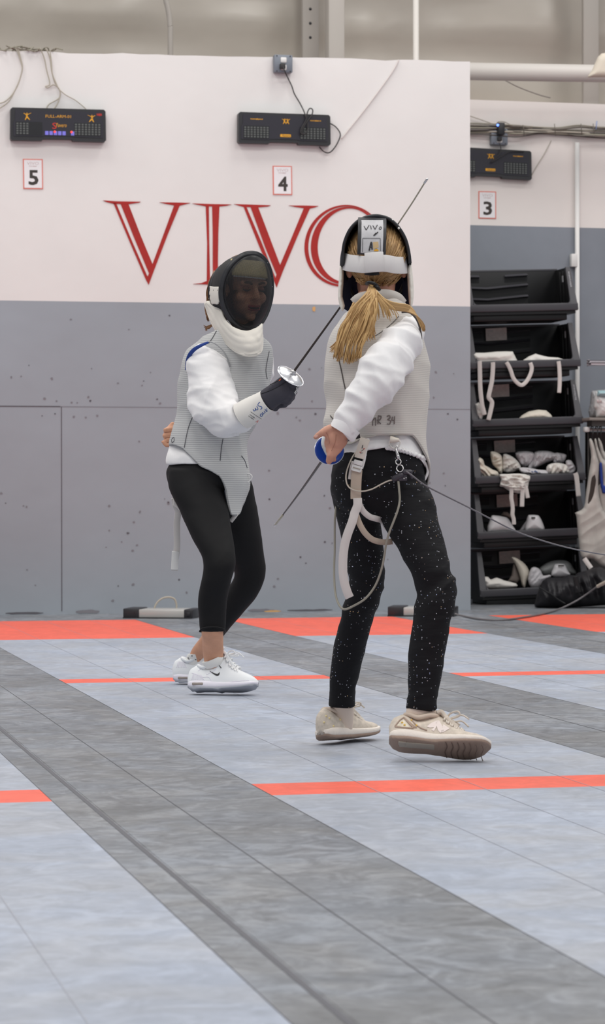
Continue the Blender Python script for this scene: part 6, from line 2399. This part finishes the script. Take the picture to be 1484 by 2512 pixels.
    mk('spring_tongue', wire(tgp, 0, m=24, flat=(.041, .004, -cf)), M_rubber, mroot)
    lbp = [B(913, 541, -.068), B(913.5, 562, -.092), B(913, 590, -.104), B(911.5, 622, -.106)]
    lv = wire(lbp, 0, m=24, flat=(.0315, .0015, -cf))
    lab = mk('tongue_label', lv, M_lab, mroot)
    tl = bvh(lv)
    def lt(strokes, name, m=M_inkd, r=.0011):
        mk(name, join(*[trace(tl, s_, r, .001) for s_ in strokes]), m, lab)
    def c3(pts):
        return [(740 + a_ * .24259, 480 + b_ * .24259) for a_, b_ in pts]
    lt([c3([(630, 310), (652, 348)]), c3([(652, 348), (682, 300)])], 'letter')
    lt([c3([(697, 305), (703, 340)])], 'letter')
    lt([c3([(720, 305), (742, 342)]), c3([(742, 342), (765, 298)])], 'letter')
    lt([c3([(790, 318), (803, 318), (806, 332), (795, 342), (783, 335), (790, 320)])], 'letter', r=.0009)
    lt([c3([(728, 405), (750, 380), (740, 398), (772, 368)])], 'scribble', r=.0016)
    lt([c3([(617, 430), (795, 432)]), c3([(617, 430), (612, 570)]), c3([(795, 432), (797, 560)])], 'label_frame', r=.0006)
    lt([c3([(682, 555), (704, 470), (712, 545)]), c3([(690, 520), (712, 518)])], 'initial', r=.002)
    mk('gold_panel', decal(tl, c3([(720, 470), (775, 465), (778, 525), (725, 540)]), 3, .0009), mat('gold_print', rgb(206, 176, 130), .6), lab, smooth=False)
    mk('orange_spot', decal(tl, c3([(730, 550), (755, 535), (778, 548), (776, 562), (732, 562)]), 3, .0012), M_yel, lab, smooth=False)
    bnd = [(842, 641, .02), (856, 645, -.045), (880, 648, -.095), (895, 649, -.108), (920, 647, -.113), (945, 646, -.108), (968, 650, -.09), (986, 651, -.04), (998, 650, .02)]
    el = mk('elastic_band', wire([B(*p) for p in bnd], 0, m=70, flat=(.0245, .0018, lambda t: -cf + cr * (-.9 + 1.8 * t))), M_elastic, mroot)
    mk('band_overlap', wire([B(896, 645, -.112), B(905, 644, -.118), B(920, 643, -.119), B(941, 642, -.114)], 0, m=20, flat=(.0285, .0022, lambda t: -cf + cr * (-.25 + .5 * t))), M_elastic, el)
    mk('band_under', wire([B(895, 669, -.094), B(912, 671, -.099), B(930, 669, -.097)], 0, m=12, flat=(.006, .002, -cf)), M_bin, el)

    # ---- hair: head cap, gathered locks and the fanned ponytail
    rr = random.Random(21)
    sc = xf(ball(V((0, -.004, .002)), .0875, .098, .100, 26, 20, E3), HM)
    keep = [f for f in sc[1] if not all((HM.inverted() @ sc[0][i]).y > .04 and (HM.inverted() @ sc[0][i]).z < .07 for i in f)]
    cap = (sc[0], keep, [(.35, 0)] * len(sc[0]))
    tcap = bvh(sc)
    loc = []
    for k in range(300):
        # combed from the crown and sides to the tie
        x0 = rr.uniform(846, 1000)
        y0 = rr.uniform(545, 660)
        if abs(x0 - 923) > 78 * math.sqrt(max(0.02, 1 - ((y0 - 640) / 110.0) ** 2)):
            continue
        P = []
        for t in (0, .25, .5, .75, .93):
            x = x0 + (912 - x0) * t ** 1.5
            y = y0 + (699 - y0) * t
            P.append(onto(tcap, x, y, .0012 + rr.uniform(0, .003)))
        P.append(B(911 + rr.uniform(-5, 5), 700 + rr.uniform(-2, 2), -.112))
        loc.append(P)
    for k in range(60):
        x0 = rr.choice((rr.uniform(856, 880), rr.uniform(960, 988)))
        P = []
        for t in (0, .3, .6, .9):
            P.append(onto(tcap, x0 + (912 - x0) * t, 690 + rr.uniform(-16, 16) + (700 - 690) * t, .003))
        P.append(B(912, 701, -.112))
        loc.append(P)
    M_hb = hair_mat('dark_blond_hair', rgb(160, 120, 74), rgb(226, 188, 130))
    hr = mk('hair', join(cap, strands(loc, lambda t: .0022, n=5, m=12, rnd=rr)), hair_mat('blond_hair_crown', rgb(150, 116, 78), rgb(200, 162, 112)), root)
    pony = []
    ends = [(822, 878), (830, 884), (838, 880), (846, 888), (856, 890), (864, 888), (872, 886), (881, 879), (826, 868), (834, 872), (876, 876), (850, 884)]
    for k in range(230):
        e = rr.choice(ends)
        s = (e[0] - 822) / 60.0
        x1 = 872 + 46 * s + rr.uniform(-7, 7)
        x2 = 834 + 68 * s + rr.uniform(-7, 7)
        pony.append([B(911 + rr.uniform(-4, 4), 700, -.115), B(903 + 16 * s + rr.uniform(-6, 6), 720, -.13 - rr.uniform(0, .012)), B(x1, 752, -.14 - rr.uniform(0, .014)), B(x2 + 8, 800, -.142 - rr.uniform(0, .016)),
                     B(x2 + (e[0] - x2) * .6, 845, -.138 - rr.uniform(0, .016)), B(e[0] + rr.uniform(-5, 5), e[1] + rr.uniform(-8, 4), -.132 - rr.uniform(0, .012))])
    for k in range(34):
        pony.append([B(912, 700, -.115), B(916 + rr.uniform(-3, 6), 722, -.13), B(917 + rr.uniform(-6, 8), 760, -.14), B(908 + rr.uniform(-8, 12), 800, -.142), B(906 + rr.uniform(-8, 16), 832 + rr.uniform(-14, 6), -.138)])
    for k in range(80):
        o = rr.uniform(-1.9, 1.6)
        pony.append([B(913, 700, -.115), B(924, 720 + 3 * o, -.132), B(944, 743 + 5 * o, -.136), B(972, 753 + 5 * o, -.134), B(1000, 757 + 5 * o, -.125), B(1020 + 2 * o, 770 + 4 * o, -.115), B(1033 + 4 * o, 790 + 2 * o, -.105), B(1040 + 2 * o, 806 + rr.uniform(-6, 8), -.1)])
    for k in range(30):
        x = rr.uniform(915, 980)
        pony.append([B(920, 715, -.13), B(922 + (x - 922) * .4, 738, -.138), B(922 + (x - 922) * .8, 758, -.136), B(x, 775 + rr.uniform(-4, 14), -.128)])
    for k in range(18):
        pony.append([B(868, 742, -.11), B(850 + rr.uniform(-4, 4), 785, -.12), B(832 + rr.uniform(-4, 6), 830, -.12), B(812 + rr.uniform(-4, 10), 858 + rr.uniform(-6, 8), -.118)])
    pt = mk('ponytail', strands(pony, lambda t: .0030 * (1 - .7 * t), n=5, m=18, rnd=rr), M_hb, root)
    mk('hair_tie', join(wire([B(900, 696, -.11), B(905, 693, -.128), B(915, 695, -.132), B(924, 701, -.125), B(926, 708, -.11)], .0055, n=8), wire([B(918, 700, -.125), B(926, 705, -.128), B(931, 711, -.12)], .005, n=8)), M_bin, pt)

    # ---- socks and trainers
    cols = dict(upper=mat('beige_knit_upper', rgb(214, 202, 188), .75, spec=.2, var=((60, 60, 60), .08), bump=(150, .25, .001)), mid=mat('cream_foam', rgb(232, 222, 212), .6, bump=((60, 60, 30), .6, .004)), out=mat('taupe_rubber', rgb(150, 128, 114), .7, bump=((90, 30, 30), .5, .004)), collar=mat('beige_lining', rgb(206, 188, 172), .8), lace=mat('beige_lace', rgb(214, 204, 192), .8))
    M_sockb = mat('beige_sock', rgb(222, 204, 190), .9)
    fw1 = (cr * 1.0 - cf * .10)
    fw1.z = .0
    # the near foot rolls on its far edge, its sole turned towards us
    up1 = (V((0, 0, 1)) * .80 + cf * .6).normalized()
    h1 = at(953, 1829, DB - .235)
    s1, M1, t1, hf1, mid1, top1, ss1 = shoe(root, 'sneaker', h1, fw1 - V((0, 0, 1)) * .075, up1, .288, .052, cols, 'flat')

    def z6(pts):
        return [(930 + a_ * .19542, 1700 + b_ * .19542) for a_, b_ in pts]
    mk('side_logo', join(*[decal(t1, z6(q_), 4, .0014) for q_ in ([(598, 425), (650, 382), (715, 352), (752, 350), (712, 440), (690, 480), (655, 470), (690, 432), (640, 440)], [(703, 356), (754, 350), (806, 440), (816, 492), (768, 502), (738, 470)], [(772, 500), (790, 440), (806, 398), (846, 422), (885, 448), (850, 470), (812, 492)])]), mat('logo_pale_pink', rgb(236, 222, 216), .5), s1, smooth=False)
    mk('heel_patch', join(*[trace(t1, z6(q_), .0022, .001) for q_ in ([(200, 420), (255, 350), (310, 310)], [(310, 310), (380, 390), (430, 440)], [(322, 318), (392, 390), (450, 440)], [(332, 330), (404, 390), (470, 440)], [(200, 425), (300, 435), (430, 445)], [(400, 330), (450, 390), (520, 440), (600, 470)])]), mat('taupe_patch', rgb(176, 154, 138), .8), s1)
    mk('floral_patch', decal(t1, z6([(225, 415), (265, 360), (305, 335), (350, 385), (385, 430), (300, 425)]), 4, .0009), mat('floral_cream', rgb(230, 220, 200), .8, var=((90, 90, 90), .15)), s1, smooth=False)
    for x, y in ((290, 375), (408, 345), (470, 410), (320, 405)):
        mk('flower_dot', ball(onto(t1, *z6([(x, y)])[0], .0005), .0034, n=8, m=5), mat('flower_yellow', rgb(226, 184, 84), .7), s1)
    mk('sole_groove', join(*[xf(wire([V((.16 + .017 * k, -.045, .001)), V((.165 + .017 * k, -.02, -.001)), V((.16 + .017 * k, .01, -.001)), V((.165 + .017 * k, .04, .0))], .0013, n=5), M1) for k in range(7)]), mat('groove_brown', rgb(112, 92, 82), .8), s1)
    mk('sole_inlay', xf(join(box((.03, -.026, -.0022), (.13, .0, .002), .002), box((.028, -.028, -.003), (.05, -.012, .002), .002)), M1), mat('grey_sole_foam', rgb(160, 150, 138), .7), s1, auto=40)
    mk('sock', limb([(1033, 1732, -.17, 34, .034), (1033, 1745, -.175, 37, .034), (1034, 1758, -.178, 37, .031), (1036, 1800, -.18, 28, .024)], DB, flatring=True), M_sockb, root)
    fw2 = (cr * .62 + cf * .78)
    fw2.z = -.03
    up2 = (V((0, 0, 1)) + cf * .28).normalized()
    h2 = at(789, 1817, DB + .235)
    s2, M2, t2, _, _, _, _ = shoe(root, 'sneaker', h2, fw2, up2, .27, .05, cols, 'flat')
    for x, y in ((800, 1757), (808, 1762), (795, 1772), (818, 1781), (834, 1766)):
        mk('flower_dot', ball(onto(t2, x, y, .0005), .0032, n=8, m=5), mat('flower_cream', rgb(232, 214, 160), .7), s2)
    mk('sock', limb([(838, 1728, .285, 28, .034), (840, 1742, .295, 28, .031), (843, 1762, .303, 24, .026), (846, 1795, .31, 18, .018)], DB, flatring=True), M_sockb, root)
    return root, tt


rf_root, rf_tt = right_fencer()


def foil_right():
    c = B(808, 1104, -.14)
    tip = at(675, 1288, 8.14)
    ax = (tip - c).normalized()
    e = empty('foil', c, 'foil with a blue lined guard held behind the back, its thin blade pointing down', 'foil', 'the two foils')
    u = ax.cross(cu).normalized()
    v = ax.cross(u)
    M_bl = mat('royal_blue_cushion', rgb(12, 58, 150), .4, spec=.5)

    def dish(r, dep, back, n=44, m=7):
        vs, fs = [], []
        for s in (0, 1):
            for i in range(m + 1):
                for j in range(n):
                    a = 2 * math.pi * j / n
                    q = r * i / m
                    vs.append(c + u * (q * math.cos(a)) + v * (q * math.sin(a)) + ax * (dep * (1 - (i / m) ** 2) + s * back))
        o = (m + 1) * n
        for s in (0, 1):
            for i in range(m):
                for j in range(n):
                    k = (j + 1) % n
                    q = (s * o + i * n + j, s * o + i * n + k, s * o + (i + 1) * n + k, s * o + (i + 1) * n + j)
                    fs.append(q[::-1] if s == 0 else q)
        for j in range(n):
            k = (j + 1) % n
            fs.append((m * n + j, m * n + k, o + m * n + k, o + m * n + j))
        return orient((vs, fs))
    mk('bell_guard', dish(.044, .014, .002), M_steel, e)
    mk('blue_cushion', dish(.0425, .010, .003), M_bl, e)
    pad = [(793, 1068), (799, 1067), (806, 1075), (812, 1090), (816, 1106), (812, 1120), (804, 1122), (797, 1112), (792, 1102), (788, 1092), (788, 1080)]
    mk('grip_pad', pillow(pad, DB - .155, .012, step=3, sm=2, round_px=6), mat('white_grip_tape', rgb(212, 218, 218), .6), e)
    g0 = c - ax * .005
    mk('grip', wire([g0, g0 - ax * .03 + cr * .012 + cu * .006, g0 - ax * .05 + cr * .04 + cu * .02, g0 - ax * .05 + cr * .075 + cu * .03], .011, n=12), M_bin, e)
    mk('blade', wire([c + ax * .012, c.lerp(tip, .5) - cu * .004, tip], lambda t: .0052 - .003 * t, n=4, m=40), M_blade, e)
    mk('bare_blade_end', wire([c.lerp(tip, .84) - cu * .002, tip], .0033, n=8, m=6), M_tip, e)
    mk('tip', capsule(tip - ax * .006, tip + ax * .008, .0038, .0036), M_chrome, e)


foil_right()


def cords():
    M_c = mat('clear_grey_cord', rgb(196, 186, 172), .45, spec=.5)
    M_g = mat('grey_green_cord', rgb(150, 146, 134), .45, spec=.5)
    p0 = B(985, 1166, -.15)
    e = empty('body_cord', p0, 'pale body cord with a black plug, clipped to the ring on the silver vest', 'body cord')
    # plug
    ax = (B(1006, 1156, -.15) - B(968, 1176, -.15)).normalized()
    mk('plug', join(capsule(B(968, 1174, -.152), B(984, 1166, -.155), .0095, .0085), box(B(978, 1180, -.16), B(998, 1162, -.15), .003), capsule(B(992, 1158, -.152), B(1006, 1158, -.15), .0085, .007), capsule(B(1004, 1156, -.15), B(1010, 1172, -.148), .006, .004)), mat('dark_grey_plug', rgb(58, 54, 62), .4), e)
    for x, y in ((973, 1161), (996, 1172), (991, 1174)):
        mk('plug_screw', ball(B(x, y, -.168), .0022, n=8, m=6), M_chrome, e)
    # clip and swivel rings
    mk('clip', join(wire([B(972, 1092, -.142), B(975, 1096, -.144), B(974, 1102, -.145), B(971, 1097, -.144), B(972, 1092, -.142)], .0018, n=6), capsule(B(971, 1102, -.146), B(976, 1118, -.15), .0034, .0046), capsule(B(976, 1119, -.15), B(978, 1124, -.15), .0052, .0040)), M_chrome, e)
    for cx, cy, r in ((977, 1133, 6.4), (981, 1149, 8.0)):
        mk('swivel_ring', wire([B(cx + r * math.cos(t), cy + r * math.sin(t) * 1.05, -.152 - .004 * math.sin(t * 1)) for t in [2 * math.pi * k / 20 for k in range(21)]], .0017, n=8, m=80), M_chrome, e)
    mk('front_wire', wire([B(882, 1098, -.122), B(868, 1116, -.13), B(858, 1135, -.14), B(850, 1158, -.145), B(849, 1178, -.148), B(855, 1194, -.15), B(870, 1203, -.158), B(890, 1205, -.16), B(912, 1200, -.158), B(935, 1188, -.155), B(952, 1180, -.153), B(966, 1177, -.152)], .0021, n=8), M_c, e)
    mk('long_wire', wire([B(977, 1180, -.155), B(979, 1202, -.158), B(980.5, 1226, -.16), B(976, 1250, -.165), B(965, 1280, -.165), B(955, 1306, -.16), B(947, 1335, -.15), B(943, 1362, -.14), B(937, 1392, -.135), B(926, 1425, -.125), B(912, 1450, -.12), B(893, 1471, -.12), B(868, 1486, -.11), B(848, 1494.5, -.1),
                         B(836, 1490, -.09), B(826, 1470, -.07), B(821, 1440, -.05), B(819.5, 1395, -.03), B(821, 1350, -.02), B(821, 1300, -.02), B(822, 1262, -.02), B(826, 1230, .02)], 0, m=150, flat=(.0031, .0016, -cf)), M_g, e)
    # spool cable running out of the photo to the right
    q = [B(996, 1156, -.16), B(1010, 1166, -.165), at(1042, 1190, 7.25), at(1090, 1215, 7.32), at(1150, 1245, 7.42), at(1210, 1276, 7.55), at(1265, 1303, 7.7), at(1330, 1326, 7.9), at(1400, 1345, 8.1), at(1484, 1361, 8.4), at(1560, 1370, 8.7)]
    ee = empty('spool_cable', q[0], 'taut grey spool cable running from the black plug out of the photo to the right', 'cable')
    mk('wire', wire(q, .0024, n=8), mat('steel_grey_cable', rgb(112, 108, 112), .5), ee)
    fz = on_floor(1330, 1506)
    P = [at(1560, 1392, 16.3), at(1500, 1424, 16.6), at(1467, 1438, 16.8), at(1440, 1457, 16.9), at(1410, 1476, 16.9), on_floor(1372, 1494, .012), on_floor(1330, 1506, .008), on_floor(1280, 1515, .008), on_floor(1230, 1521, .008), on_floor(1180, 1519, .008), on_floor(1140, 1512, .008), on_floor(1116, 1506, .02)]
    e2 = empty('reel_cable', P[-1], 'grey cable with a pale connector lying in front of the black bag', 'cable')
    mk('wire', wire(P, .006, n=8), mat('grey_floor_cable', rgb(108, 104, 106), .6), e2)
    mk('connector', wire([at(1466, 1438.5, 16.78), at(1486, 1428, 16.66), at(1500, 1422, 16.58)], .012, n=10), mat('pale_connector', rgb(196, 186, 172), .4), e2)


cords()
# ------------------------------------------------------------------ light of the hall
def lamp(x, y, z, sx, sy, power, col=(1, .975, .94)):
    l = bpy.data.lights.new('ceiling_lamp', 'AREA')
    l.shape = 'RECTANGLE'
    l.size, l.size_y = sx, sy
    l.energy = power
    l.color = col
    o = bpy.data.objects.new('ceiling_lamp', l)
    COL.objects.link(o)
    o.location = (x, y, z)
    return o


for x in (-3.5, 0.5, 4.5, 8.5):
    for y in (1.0, 6.0, 11.0, 15.0):
        lamp(x, y, 7.2, 1.6, 1.6, 88)
w = bpy.data.worlds.new('hall_ambience')
w.use_nodes = True
w.node_tree.nodes['Background'].inputs['Color'].default_value = (.93, .96, 1.0, 1)
w.node_tree.nodes['Background'].inputs['Strength'].default_value = .42
SC.world = w
SC.cycles.max_bounces = 6
SC.cycles.transparent_max_bounces = 16
